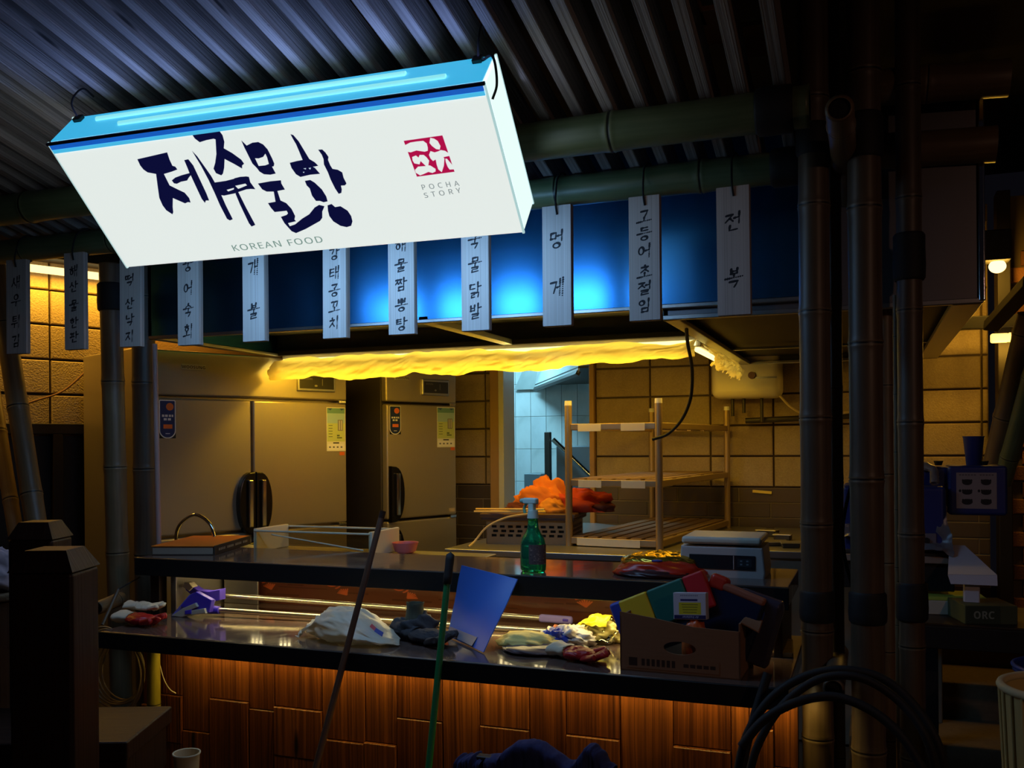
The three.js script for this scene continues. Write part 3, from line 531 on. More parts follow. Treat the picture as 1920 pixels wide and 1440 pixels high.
const VV = { 'ㅏ': [[[.4, .0], [.42, 1]], [[.42, .48], [.95, .44]]], 'ㅐ': [[[.25, .05], [.26, .95]], [[.26, .48], [.75, .46]], [[.75, .0], [.77, 1]]], 'ㅓ': [[[.7, .0], [.72, 1]], [[.1, .5], [.7, .46]]], 'ㅔ': [[[.4, .05], [.42, .95]], [[.0, .5], [.4, .47]], [[.8, .0], [.82, 1]]], 'ㅕ': [[[.7, .0], [.72, 1]], [[.1, .36], [.7, .32]], [[.1, .62], [.7, .58]]], 'ㅣ': [[[.5, .0], [.52, 1]]] };
const HV = { 'ㅗ': [[[.5, .05], [.5, .6]], [[.0, .7], [1, .58]]], 'ㅜ': [[[.0, .3], [1, .2]], [[.52, .26], [.5, .98]]], 'ㅡ': [[[.0, .55], [1, .42]]] };
const XV = { 'ㅚ': ['ㅗ', 'ㅣ'], 'ㅟ': ['ㅜ', 'ㅣ'] };
const CHO = 'ㄱㄲㄴㄷㄸㄹㅁㅂㅃㅅㅆㅇㅈㅉㅊㅋㅌㅍㅎ', JUNG = 'ㅏㅐㅑㅒㅓㅔㅕㅖㅗㅘㅙㅚㅛㅜㅝㅞㅟㅠㅡㅢㅣ', JONG = ['', 'ㄱ', 'ㄲ', 'ㄳ', 'ㄴ', 'ㄵ', 'ㄶ', 'ㄷ', 'ㄹ', 'ㄺ', 'ㄻ', 'ㄼ', 'ㄽ', 'ㄾ', 'ㄿ', 'ㅀ', 'ㅁ', 'ㅂ', 'ㅄ', 'ㅅ', 'ㅆ', 'ㅇ', 'ㅈ', 'ㅊ', 'ㅋ', 'ㅌ', 'ㅍ', 'ㅎ'];
function brushStroke(c, pts, lw) {
  for (let k = 0; k + 1 < pts.length; k++) { const n = 8; for (let i = 0; i <= n; i++) { const f = i / n, t = (k + f) / (pts.length - 1), r = lw * (0.62 - 0.28 * t + 0.12 * Math.sin(t * 9)); c.beginPath(); c.ellipse(pts[k][0] + (pts[k + 1][0] - pts[k][0]) * f, pts[k][1] + (pts[k + 1][1] - pts[k][1]) * f, r, r * 0.8, -0.6, 0, 7); c.fill(); } }
}
function syllable(c, ch, x, y, w, h, lw) {
  const code = ch.charCodeAt(0) - 0xac00, L = CHO[Math.floor(code / 588)], V = JUNG[Math.floor(code / 28) % 21], T = JONG[code % 28], body = T ? 0.6 : 1;
  const draw = (strokes, bx, by, bw, bh) => { for (const s of strokes) brushStroke(c, s.map(([a, b]) => { const X = x + (bx + a * bw) * w, Y = y + (by + b * bh) * h; return [X + (Y - y) * -0.06, Y - (X - x) * 0.10]; }), lw); };
  if (VV[V]) { draw(J[L], 0.02, 0.1 * body, 0.5, 0.72 * body); draw(VV[V], 0.5, 0, 0.48, body * 0.98); }
  else if (HV[V]) { draw(J[L], 0.2, 0, 0.6, 0.52 * body); draw(HV[V], 0.0, 0.5 * body, 1, 0.48 * body); }
  else { const [a, b] = XV[V]; draw(J[L], 0.08, 0, 0.5, 0.5 * body); draw(HV[a], 0, 0.5 * body, 0.66, 0.45 * body); draw(VV[b], 0.6, 0, 0.4, body); }
  if (T) draw(J[T], 0.2, 0.63, 0.62, 0.36);
}
const boardSets = [
  [35, 484, 664, [['새', 530], ['우', 563], ['튀', 604], ['김', 640]]], [144, 471, 656, [['해', 510], ['산', 540], ['물', 575], ['한', 608], ['판', 635]]], [248, 470, 651, [['벌', 492], ['떡', 527], ['산', 572], ['낙', 602], ['지', 633]]],
  [357.5, 460, 648, [['숭', 497], ['어', 541], ['숙', 582], ['회', 622]]], [480, 450, 641, [['개', 502], ['불', 584]]], [631, 440, 635, [['강', 478], ['태', 514], ['공', 547], ['꼬', 578], ['치', 608]]],
  [756, 430, 628, [['해', 462], ['물', 500], ['짬', 536], ['뽕', 575], ['탕', 611]]], [894, 410, 621, [['국', 452], ['물', 497], ['닭', 545], ['발', 585]]],
  [1047, 388, 612, [['멍', 450], ['게', 540]]], [1211, 370, 602, [['고', 410], ['등', 442], ['어', 474], ['초', 514], ['절', 544], ['임', 577]]], [1378, 352, 592, [['전', 417], ['복', 522]]]];
{
  const geo = rbox(0.11, 0.43, 0.028, 0.003, 1); 
  const NAMES = ['four characters, hanging before the bright cove lamp', 'five characters, hanging before the lit left wall', 'five characters, beside the left bamboo post under the sign corner', 'four characters, in front of the fridge top', 'two characters, in front of the dark left end of the hood', 'five characters, under the blue lettering of the sign', 'five characters, left of the bright blue glow on the hood', 'four characters, right of the bright blue glow under the sign end', 'two widely spaced characters, first clear of the sign', 'six characters, between the two-character boards', 'two bold characters, beside the right bamboo posts'];
  boardSets.forEach(([px, yt, yb, text], i) => {
    const a = atZ(px, yt, -3.175), b = atZ(px, yb, -3.175), y0 = b.y, y1 = y0 + 0.43, x = b.x;
    const tex = canvasTex(160, 640, (c, w, h) => {
      const r0 = seedState; c.fillStyle = '#b9aaa0'; c.fillRect(0, 0, w, h);
      for (let k = 0; k < 70; k++) { c.fillStyle = `rgba(${rnd() < 0.5 ? '120,108,100' : '232,224,216'},${rnd(0.05, 0.22)})`; const gx = rnd(w); c.fillRect(gx, 0, rnd(0.6, 3), h); }
      c.fillStyle = '#17141a';
      const n = text.length, size = n <= 2 ? 0.15 : n === 4 ? 0.135 : 0.125;
      for (const [ch, py] of text) { const v = (y1 - atZ(px, py, -3.175).y) / 0.43, s = n <= 2 ? 84 : 74; syllable(c, ch, w / 2 - s * 0.45, v * h - s * 0.5, s, s * (n > 5 ? 0.95 : n > 4 ? 1.0 : 1.15), n <= 2 ? 10.5 : 9.5); }
    });
    const g = thing('menu_board', 'hanging wooden menu board, ' + NAMES[i], 'sign', [x, y0, -3.175], rnd(-0.05, 0.05) + (i === 0 ? 0.12 : 0), 'hanging wooden menu boards');
    g.rotation.z = rnd(-0.006, 0.006);
    part(g, 'board', moved(geo.clone(), 0, 0.215, 0), M.palewood);
    const pl = new THREE.PlaneGeometry(0.107, 0.427); tex.wrapS = tex.wrapT = THREE.ClampToEdgeWrapping;
    part(g, 'lettering', pl, std(0xffffff, 0.75, 0, { map: tex }), [0, 0.215, 0.0146]);
    part(g, 'cord', tube([[0.004, 0.395, 0.017], [0.0, 0.43, 0.02], [-0.004, y1 - y0 + 0.06, 0.003], [-0.006, 2.418 - y0 + 0.035, -0.022], [0, 2.418 - y0 + 0.062, -0.075], [0.004, 2.418 - y0, -0.139], [0.004, 0.43, -0.06], [0.004, 0.405, -0.018]], 0.0035, 36, 6), M.string);
  });
}

// ------------------------------------------------------------------ extract hoods over the stall kitchen
{
  const g = thing('range_hood', 'long brushed steel range hood tinted blue to deepen the sign glow it reflects', 'hood', [0, 0, 0]);
  const x0 = -3.27, x1 = -0.758, xm = -0.76, y = 2.02, top = 2.75, z0 = -3.6, z1 = -4.63;
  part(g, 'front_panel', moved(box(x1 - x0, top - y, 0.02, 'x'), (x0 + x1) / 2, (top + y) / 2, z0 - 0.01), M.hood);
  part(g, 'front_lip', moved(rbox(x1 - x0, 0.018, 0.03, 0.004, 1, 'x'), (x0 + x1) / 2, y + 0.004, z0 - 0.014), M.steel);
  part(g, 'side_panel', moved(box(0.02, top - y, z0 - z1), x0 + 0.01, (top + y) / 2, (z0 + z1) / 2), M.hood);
  part(g, 'side_lip', moved(rbox(0.05, 0.018, z0 - z1, 0.004), x0 + 0.02, y + 0.004, (z0 + z1) / 2), M.steel);
  part(g, 'back_panel', moved(box(xm - x0, top - y, 0.02), (x0 + xm) / 2, (top + y) / 2, z1 - 0.01), M.hoodInside);
  part(g, 'top_panel', moved(box(xm - x0, 0.02, z0 - z1), (x0 + xm) / 2, top, (z0 + z1) / 2), M.hoodInside);
  part(g, 'baffle', moved(box(xm - x0 - 0.05, 0.012, z0 - z1 - 0.04), (x0 + xm) / 2, y + 0.12, (z0 + z1) / 2), M.darksteel);
  part(g, 'cross_rail', moved(rbox(0.05, 0.03, z0 - z1, 0.004), -1.785, y + 0.012, (z0 + z1) / 2), M.steel);
  part(g, 'rear_rail', moved(rbox(xm - x0, 0.03, 0.04, 0.004, 1, 'x'), (x0 + xm) / 2, y + 0.012, z1 + 0.01), M.darksteel);
}
{
  const g = thing('range_hood', 'deep steel hood at the right with square outer corner and framed filters', 'hood', [0, 0, 0]);
  const x0 = -0.755, x1 = 0.372, y = 1.98, top = 2.72, z0 = -3.625, z1 = -6.0;
  part(g, 'front_panel', moved(rbox(x1 - x0, top - y, 0.02, 0.004, 1, 'x'), (x0 + x1) / 2, (top + y) / 2, z0 - 0.01), M.hoodPlain);
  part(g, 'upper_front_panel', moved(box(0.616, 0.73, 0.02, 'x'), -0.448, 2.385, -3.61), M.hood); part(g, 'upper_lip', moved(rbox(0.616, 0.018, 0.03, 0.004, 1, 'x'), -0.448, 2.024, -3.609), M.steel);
  part(g, 'front_lip', moved(rbox(x1 - x0, 0.02, 0.03, 0.004, 1, 'x'), (x0 + x1) / 2, y + 0.004, z0 - 0.014), M.steel);
  part(g, 'side_panel', moved(box(0.02, top - y, z0 - z1), x1 - 0.01, (top + y) / 2, (z0 + z1) / 2), M.hoodPlain);
  part(g, 'corner_edge', moved(rbox(0.022, top - y, 0.022, 0.006), x1 - 0.004, (top + y) / 2, z0 - 0.006), M.chrome);
  part(g, 'side_panel', moved(box(0.02, top - y, z0 - z1), x0 + 0.01, (top + y) / 2, (z0 + z1) / 2), M.hoodInside);
  part(g, 'side_lip', moved(rbox(0.06, 0.02, z0 - z1, 0.004), x0 + 0.03, y + 0.004, (z0 + z1) / 2), M.steel);
  part(g, 'side_lip', moved(rbox(0.10, 0.02, z0 - z1, 0.004), x1 - 0.05, y + 0.004, (z0 + z1) / 2), M.steel);
  part(g, 'back_panel', moved(box(x1 - x0, top - y, 0.02), (x0 + x1) / 2, (top + y) / 2, z1), M.hoodInside);
  part(g, 'rear_lip', moved(rbox(x1 - x0, 0.02, 0.05, 0.004, 1, 'x'), (x0 + x1) / 2, y + 0.004, z1 + 0.03), M.steel);
  for (const z of [-3.72, -5.2]) part(g, 'filter_rail', moved(rbox(x1 - x0 - 0.04, 0.014, 0.025, 0.003, 1, 'x'), (x0 + x1) / 2, y + 0.02, z), M.steel);
  part(g, 'filter_panel', moved(box(x1 - x0 - 0.04, 0.012, z0 - z1 - 0.04), (x0 + x1) / 2, y + 0.05, (z0 + z1) / 2), M.darksteel);
  part(g, 'top_panel', moved(box(x1 - x0, 0.02, z0 - z1), (x0 + x1) / 2, top, (z0 + z1) / 2), M.hoodInside);
}

// ------------------------------------------------------------------ strip lamps behind crumpled yellow film
M.film = phys(S(250, 230, 160), 0.95, { transmission: 0.6, thickness: 0, side: THREE.DoubleSide });
M.tubeLamp = std(S(255, 240, 200), 0.5, 0, { emissive: new THREE.Color().setRGB(1, 0.86, 0.36), emissiveIntensity: 1.8 });
function filmGeo(a, b, drop, seed, n = 150) {                              // hangs from the line a-b, drops by drop(u) metres, bellies out to the front
  const m = 12, g = new THREE.PlaneGeometry(1, 1, n, m), p = g.attributes.position, d = b.clone().sub(a), out = V3(-d.z, 0, d.x).normalize();
  for (let j = 0; j <= m; j++) for (let i = 0; i <= n; i++) {
    const u = i / n, v = j / m, k = j * (n + 1) + i, h = drop(u) * v, q = a.clone().addScaledVector(d, u);
    const crease = 0.05 * Math.abs(fbm(u * 11 + seed, v * 2.2, 1, 4)) + 0.05 * Math.abs(fbm(u * 31 + v * 5 + seed, v * 3.5, 5, 3));
    q.addScaledVector(out, 0.05 * Math.sin(v * Math.PI * 0.8) + crease * Math.min(1, v * 3)); q.y += (1 - v) * (0.012 + 0.05 * fbm(u * 10, seed + 3, 8, 3)); q.y -= h + 0.02 * v * fbm(u * 14, seed, 3, 3); p.setXYZ(k, q.x, q.y, q.z);
  }
  g.computeVertexNormals(); return g;
}
{
  const g = thing('strip_lamp', 'strip lamp behind crumpled yellow film along the back of the hood', 'lamp', [0, 0, 0]);
  const a = V3(-3.20, 1.985, -4.62), b = V3(-0.80, 1.985, -4.62);
  part(g, 'lamp_batten', moved(rbox(2.42, 0.03, 0.06, 0.004, 1, 'x'), -2.0, 2.012, -4.65), M.white);
  part(g, 'lamp_tube', between((L) => cyl(0.013, 0.013, L, 12), a, b), M.tubeLamp);
  part(g, 'yellow_film', filmGeo(V3(-3.24, 1.982, -4.585), V3(-0.79, 1.982, -4.585), (u) => 0.105 + 0.02 * Math.sin(u * 3.1) - 0.03 * u + 0.04 * fbm(u * 12, 1, 1, 3), 4), M.film);
  areaLight('strip_lamp_light', 2.36, 0.05, WARM, KL.strip, V3(-2.0, 1.966, -4.64), V3(-2.0, 0.6, -4.9));
  areaLight('strip_lamp_front_light', 2.36, 0.02, GOLD, KL.stripFront, V3(-2.0, 1.97, -4.61), V3(-2.0, 1.955, -4.2));
  const h = thing('strip_lamp', 'short strip lamp with torn yellow film along the side of the right hood', 'lamp', [0, 0, 0]);
  const c = V3(-0.80, 1.955, -4.66), e = V3(-0.80, 1.955, -5.75);
  part(h, 'lamp_batten', moved(rbox(0.05, 0.03, 1.15, 0.004, 1, 'z'), -0.80, 1.982, -5.2), M.white);
  part(h, 'lamp_tube', between((L) => cyl(0.013, 0.013, L, 12), c, e), M.tubeLamp);
  part(h, 'yellow_film', filmGeo(V3(-0.772, 1.965, -4.64), V3(-0.772, 1.965, -5.74), (u) => 0.095 + 0.05 * fbm(u * 9, 2, 2, 2), 9, 90), M.film);
  areaLight('strip_lamp_film_light', 1.05, 0.02, GOLD, KL.sideFilm, V3(-0.795, 1.95, -5.2), V3(-0.4, 1.935, -5.2));
  areaLight('strip_lamp_side_light', 1.05, 0.04, WARM, KL.side, V3(-0.82, 1.93, -5.2), V3(-1.3, 0.4, -5.2));
}
// black cable dangling from the hood
solo('hanging_cable', 'black cable dangling from the hood down to the steel rack', 'cable', tube([atZ(1286, 590, -3.75), atZ(1289, 640, -4.1), atZ(1298, 700, -4.4), atZ(1294, 750, -4.5), atZ(1276, 790, -4.57), atZ(1250, 815, -4.6), atZ(1223, 824, -4.6)], 0.008, 50, 8), M.rubber);
// ------------------------------------------------------------------ fridges
const FS = 1.08, FR = { o: V3(-2.97 * FS, 0, -4.43 * FS), turn: LW.turn };
function label(w, h, draw) { const t = canvasTex(w, h, draw); t.wrapS = t.wrapT = THREE.ClampToEdgeWrapping; return std(0xffffff, 0.6, 0, { map: t }); }
const energyLabel = label(128, 220, (c, w, h) => {
  c.fillStyle = '#e8e6d2'; c.fillRect(0, 0, w, h); c.fillStyle = '#6f9c8e'; c.fillRect(4, 4, w - 8, 26); c.fillStyle = '#3c5a8c'; c.beginPath(); c.moveTo(4, 4); c.lineTo(40, 4); c.lineTo(26, 16); c.fill(); c.beginPath(); c.moveTo(w - 4, 4); c.lineTo(w - 40, 4); c.lineTo(w - 26, 16); c.fill();
  c.fillStyle = '#a8c8c4'; c.fillRect(4, 30, w - 8, 50); c.fillStyle = '#c6d27a'; c.fillRect(4, 80, w - 8, 92); c.fillStyle = '#8a8878'; c.fillRect(76, 62, 34, 56); c.fillStyle = '#d8d6c8'; c.fillRect(84, 66, 6, 48); c.fillRect(98, 66, 6, 48);
  c.fillStyle = '#5a6a3c'; for (let k = 0; k < 5; k++) c.fillRect(14, 90 + k * 14, 26, 3); c.fillRect(70, 138, 18, 8); c.fillRect(70, 150, 34, 6); c.fillStyle = '#2e2c28'; c.fillRect(44, 176, 40, 6); c.fillStyle = '#f2f0e6'; c.fillRect(8, 184, w - 16, 30); c.fillStyle = '#777'; for (let k = 0; k < 4; k++) c.fillRect(16 + k * 26, 196, 12, 8);
});
const blueSticker = label(96, 220, (c, w, h) => {
  c.fillStyle = '#e6e4dc'; c.beginPath(); c.roundRect(0, 0, w, h, [6, 6, 46, 46]); c.fill(); c.fillStyle = '#1c2c60'; c.beginPath(); c.roundRect(5, 5, w - 10, h - 10, [5, 5, 42, 42]); c.fill();
  c.fillStyle = '#e8742a'; c.beginPath(); c.arc(62, 38, 22, 0, 7); c.fill(); c.fillStyle = '#e6e4dc'; for (const [x, y, ww] of [[16, 84, 14], [34, 84, 16], [56, 84, 12], [72, 84, 10], [26, 104, 18], [50, 104, 18]]) c.fillRect(x, y, ww, 13); c.fillStyle = '#e8742a'; c.fillRect(24, 140, 52, 24); c.fillStyle = '#c8c8d0'; c.fillRect(36, 190, 26, 5);
});
const displayTex = label(200, 64, (c, w, h) => { c.fillStyle = '#2a2826'; c.fillRect(0, 0, w, h); c.fillStyle = '#8d8a80'; c.font = '12px sans-serif'; c.fillText('WOOSUNG', 14, 18); c.fillRect(130, 12, 3, 34); c.beginPath(); c.ellipse(94, 48, 9, 5, 0, 0, 7); c.fill(); });
const brandTex = label(160, 40, (c, w, h) => { c.fillStyle = '#c2b898'; c.fillRect(0, 0, w, h); c.fillStyle = '#3a2c1c'; c.font = 'bold 32px sans-serif'; c.fillText('WOOSUNG', 1, 32, w - 2); });
M.orangeTag = std(S(226, 110, 40), 0.6); M.paperTag = std(S(196, 178, 150), 0.8);
function handle(g, x, y, flip) {                                          // a black half-oval grip with a chrome bar
  const shape = []; for (let k = 0; k <= 16; k++) { const t = Math.PI * k / 16; shape.push([flip * 0.085 * Math.sin(t) ** 0.7, 0.16 * Math.cos(t)]); }
  const h = part(g, 'handle', extrude(flip > 0 ? shape.reverse() : shape, 0.035, 0.006), M.blackGloss, [x, y, 0.02]);
  part(h, 'chrome_bar', between((L) => rbox(0.026, L, 0.02, 0.006), V3(flip * 0.03, -0.125, 0.05), V3(flip * 0.03, 0.125, 0.05)), M.chrome);
  return h;
}
function fridge(label_, s0, s1, fwd, cols, handles, opts) {
  const w = s1 - s0, d = 0.62, dir = V3(Math.cos(FR.turn), 0, -Math.sin(FR.turn)), n = V3(Math.sin(FR.turn), 0, Math.cos(FR.turn));
  const p = FR.o.clone().addScaledVector(dir, (s0 + s1) / 2 * FS).addScaledVector(n, fwd), g = thing('commercial_fridge', label_, 'fridge', p, FR.turn); g.position.y = 1.5 - 1.5 * FS; g.scale.setScalar(FS);
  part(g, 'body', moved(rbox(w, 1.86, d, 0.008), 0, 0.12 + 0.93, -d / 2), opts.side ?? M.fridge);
  for (const sx of [-1, 1]) for (const sz of [-0.08, -0.54]) part(g, 'foot', moved(cyl(0.022, 0.018, 0.01, 12), sx * (w / 2 - 0.06), 0.116, sz), M.chrome);
  const top = part(g, 'top_panel', moved(rbox(w - 0.004, 0.225, 0.05, 0.01, 2), 0, 1.745 + 0.1175, 0.026), M.fridge);
  part(top, 'control_panel', rbox(opts.pw, 0.1, 0.02, 0.006), M.steel, [opts.px, 1.845, 0.055]); part(top, 'display', new THREE.PlaneGeometry(opts.pw - 0.024, 0.07), displayTex, [opts.px, 1.845, 0.066]);
  part(top, 'brand_plate', rbox(opts.bw, 0.028, 0.004, 0.001), M.steel, [opts.bx, 1.895, 0.052]); part(top, 'brand_lettering', new THREE.PlaneGeometry(opts.bw, 0.026), brandTex, [opts.bx, 1.895, 0.0545]);
  for (let c = 0; c < cols; c++) for (const [y0, y1] of [[0.17, 1.035], [1.05, 1.735]]) {
    const cw = w / cols, x = -w / 2 + cw * (c + 0.5);
    part(g, 'door', moved(rbox(cw - 0.012, y1 - y0, 0.05, 0.01, 2), x, (y0 + y1) / 2, 0.026), M.fridge);
  }
  for (const [x, y, f] of handles) handle(g, x, y, f).position.z = 0.046;
  for (const [x, y, ww, hh, m, nm] of opts.stick) part(g, nm, new THREE.PlaneGeometry(ww, hh), m, [x, y, 0.0525]);
  for (const y of [1.04, 1.742]) part(g, 'hinge', rbox(0.05, 0.018, 0.03, 0.003), M.chrome, [w / 2 - 0.04, y, 0.045]);
  return g;
}
fridge('wide two-column steel fridge with black oval handles behind the left end of the bar', -0.92, 0.31, -0.03, 2, [[-0.008, 1.19, -1], [0.008, 1.19, 1], [-0.008, 0.82, -1], [0.008, 0.82, 1]],
  { px: 0.40, pw: 0.25, bx: -0.33, bw: 0.13, stick: [[0.535, 1.585, 0.13, 0.25, energyLabel, 'energy_label'], [-0.47, 1.63, 0.085, 0.19, blueSticker, 'blue_sticker'], [0.575, 1.445, 0.035, 0.02, M.orangeTag, 'orange_tag']] });
fridge('narrow single-door steel fridge standing between the wide fridge and the doorway', 0.535, 1.10, 0.05, 1, [[-0.262, 1.2, 1], [-0.262, 0.84, 1]],
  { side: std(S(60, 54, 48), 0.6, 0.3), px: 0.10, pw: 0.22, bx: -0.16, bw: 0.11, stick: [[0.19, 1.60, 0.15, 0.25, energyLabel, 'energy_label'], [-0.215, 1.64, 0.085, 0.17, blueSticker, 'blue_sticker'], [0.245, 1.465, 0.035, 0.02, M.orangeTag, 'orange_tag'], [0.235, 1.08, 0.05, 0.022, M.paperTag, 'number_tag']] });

// ------------------------------------------------------------------ kitchen table, rack and what stands there
const TY = 0.95;
{
  const g = thing('kitchen_table', 'long steel kitchen table in front of the doorway carrying crate and rack', 'table', [0, 0, 0]);
  const x0 = -2.08, x1 = -0.62, z0 = -4.42, z1 = -6.12;
  part(g, 'tabletop', moved(rbox(x1 - x0, 0.035, z0 - z1, 0.006, 2, 'x'), (x0 + x1) / 2, TY - 0.0175, (z0 + z1) / 2), M.steel);
  part(g, 'apron', moved(rbox(x1 - x0 - 0.02, 0.06, 0.02, 0.004, 1, 'x'), (x0 + x1) / 2, TY - 0.065, z0 - 0.02), M.darksteel);
  for (const x of [x0 + 0.06, x1 - 0.06]) for (const z of [z0 - 0.06, z1 + 0.06]) part(g, 'leg', moved(cyl(0.02, 0.02, TY - 0.035, 12), x, (TY - 0.035) / 2, z), M.steel);
  part(g, 'shelf', moved(rbox(x1 - x0 - 0.06, 0.02, z0 - z1 - 0.06, 0.004), (x0 + x1) / 2, 0.3, (z0 + z1) / 2), M.steel);
}
{
  const W = 0.5, D = 1.36, g = thing('storage_rack', 'steel pipe rack with taped price strips on its shelf rails', 'rack', [-1.498, TY, -4.74], -0.11);
  M.rackpost = std(S(176, 150, 112), 0.42, 0.6); M.tape = std(S(236, 222, 186), 0.7); M.shelfBoard = std(S(150, 122, 90), 0.6, 0.3);
  for (const [x, z] of [[0, 0], [W, 0], [0, -D], [W, -D]]) { const p = part(g, 'post', moved(cyl(0.019, 0.019, 0.745, 16), x, 0.3725, z), M.rackpost); part(p, 'cap', moved(cyl(0.0185, 0.0195, 0.025, 16), x, 0.757, z), M.white); }
  [[0.03], [0.335], [0.63]].forEach(([y], k) => {
    part(g, 'front_rail', rbox(W - 0.03, 0.034, 0.02, 0.004, 1, 'x'), M.rackpost, [W / 2, y, 0]); part(g, 'rear_rail', rbox(W - 0.03, 0.034, 0.02, 0.004, 1, 'x'), M.rackpost, [W / 2, y, -D]);
    for (const x of [0, W]) part(g, 'side_rail', rbox(0.02, 0.034, D - 0.03, 0.004, 1, 'z'), M.rackpost, [x, y, -D / 2]);
    if (k < 2) for (let q = 0; q < 6; q++) part(g, 'shelf_slat', rbox(0.06, 0.01, D - 0.02, 0.003, 1, 'z'), M.shelfBoard, [0.05 + q * 0.08, y + 0.018, -D / 2]);
    const strip = (x0, x1) => part(g, 'tape_strip', rbox(x1 - x0, 0.04, 0.002, 0.0008), M.tape, [(x0 + x1) / 2, y - 0.004, 0.0125]);
    if (k === 0) strip(0.05, 0.40); else { strip(0.06, 0.19); strip(0.30, 0.43); }
    for (let q = 0; q < (k ? 4 : 2); q++) part(g, 'tape_strip', rbox(0.002, 0.04, 0.2, 0.0008), M.tape, [W - 0.0125, y - 0.002, -0.16 - q * 0.27]);
  });
}
{ // crate with tray, cloth and chopsticks
  const p = atY(903, 1020, TY), w = 0.47, d = 0.36;
  M.crate = std(S(150, 124, 88), 0.55);
  const g = thing('plastic_crate', 'tan plastic crate with slotted sides on the kitchen table', 'crate', [p.x + 0.02, TY, p.z - 0.02], 0.12);
  part(g, 'base', moved(rbox(w, 0.012, d, 0.005), w / 2, 0.006, -d / 2), M.crate);
  const wall = (L) => { const holes = []; for (let r = 0; r < 3; r++) for (let c = 0; c < 9; c++) { const x = 0.03 + c * (L - 0.06) / 9 + (r % 2 ? 0.008 : 0), y = 0.04 + r * 0.024; holes.push([[x, y], [x + (L - 0.06) / 9 * 0.62, y], [x + (L - 0.06) / 9 * 0.62, y + 0.014], [x, y + 0.014]]); } return extrude([[0, 0], [L, 0], [L, 0.125], [0, 0.125]], 0.008, 0, holes); };
  part(g, 'front_wall', wall(w), M.crate, [0, 0, -0.008]); part(g, 'rear_wall', wall(w), M.crate, [0, 0, -d]);
  part(g, 'side_wall', wall(d), M.crate, [0, 0, 0], [0, Math.PI / 2, 0]); part(g, 'side_wall', wall(d), M.crate, [w - 0.008, 0, 0], [0, Math.PI / 2, 0]);
  part(g, 'inner_lining', moved(box(w - 0.03, 0.1, d - 0.03), w / 2, 0.062, -d / 2), M.black);
  const t = thing('tray', 'dark brown tray lying on top of the slotted crate', 'tray', [p.x, TY + 0.126, p.z], 0.12);
  part(t, 'plate', moved(rbox(w + 0.05, 0.022, d + 0.02, 0.008), w / 2 + 0.02, 0.011, -d / 2 - 0.01), std(S(74, 50, 36), 0.5)); part(t, 'rim', moved(rbox(w + 0.06, 0.024, d + 0.03, 0.008), w / 2 + 0.02, 0.03, -d / 2 - 0.01), std(S(90, 62, 42), 0.5));
  const top = TY + 0.126 + 0.043;
  const c = thing('folded_cloth', 'orange and red cloth heaped on the tray above the crate', 'cloth', [p.x + 0.28, top - 0.002, p.z - 0.26], 0);
  part(c, 'orange_fold', lump(0.34, 0.15, 0.2, 0.9, 3.2, 3, 0.2), std(S(226, 122, 30), 0.8)); part(c, 'red_fold', lump(0.34, 0.11, 0.22, 0.9, 3.0, 9, 0.2), std(S(190, 62, 30), 0.8), [0.17, 0, -0.03]);
  part(c, 'front_roll', lump(0.15, 0.07, 0.09, 0.5, 4, 5, 0.3), std(S(236, 150, 40), 0.8), [0.08, 0, 0.12]); part(c, 'brown_fold', lump(0.22, 0.07, 0.14, 0.6, 4, 15, 0.2), std(S(96, 40, 26), 0.8), [0.27, 0, -0.04]); part(c, 'dark_fold', lump(0.2, 0.05, 0.14, 0.6, 4, 25, 0.2), std(S(90, 30, 24), 0.8), [-0.12, 0, 0.04]);
  M.stick = std(S(240, 208, 130), 0.6);
  for (const [dy, a] of [[0.008, 0.02], [0.02, 0.09]]) { const s0 = atZ(884, 962 - dy * 300, p.z + 0.05); solo('chopstick', 'long pale wooden chopstick on the tray edge', 'chopstick', between((L) => cyl(0.006, 0.005, L, 8), V3(s0.x, top + dy, p.z + 0.03 - dy * 2), V3(s0.x + 0.4, top + dy + 0.004 + a * 0.02, p.z - 0.02 + a * 0.3)), M.stick, undefined, undefined, 'chopsticks on the tray'); }
  solo('wire', 'pale wire looping from the crate down to the table edge', 'cable', tube([V3(p.x + 0.3, top + 0.006, p.z + 0.035), V3(p.x + 0.16, top - 0.02, p.z + 0.06), V3(p.x + 0.07, TY + 0.1, p.z + 0.1), V3(p.x + 0.02, TY + 0.03, p.z + 0.14), V3(p.x + 0.01, TY + 0.006, p.z + 0.2)], 0.006, 40, 6), std(S(205, 180, 130), 0.5));
}
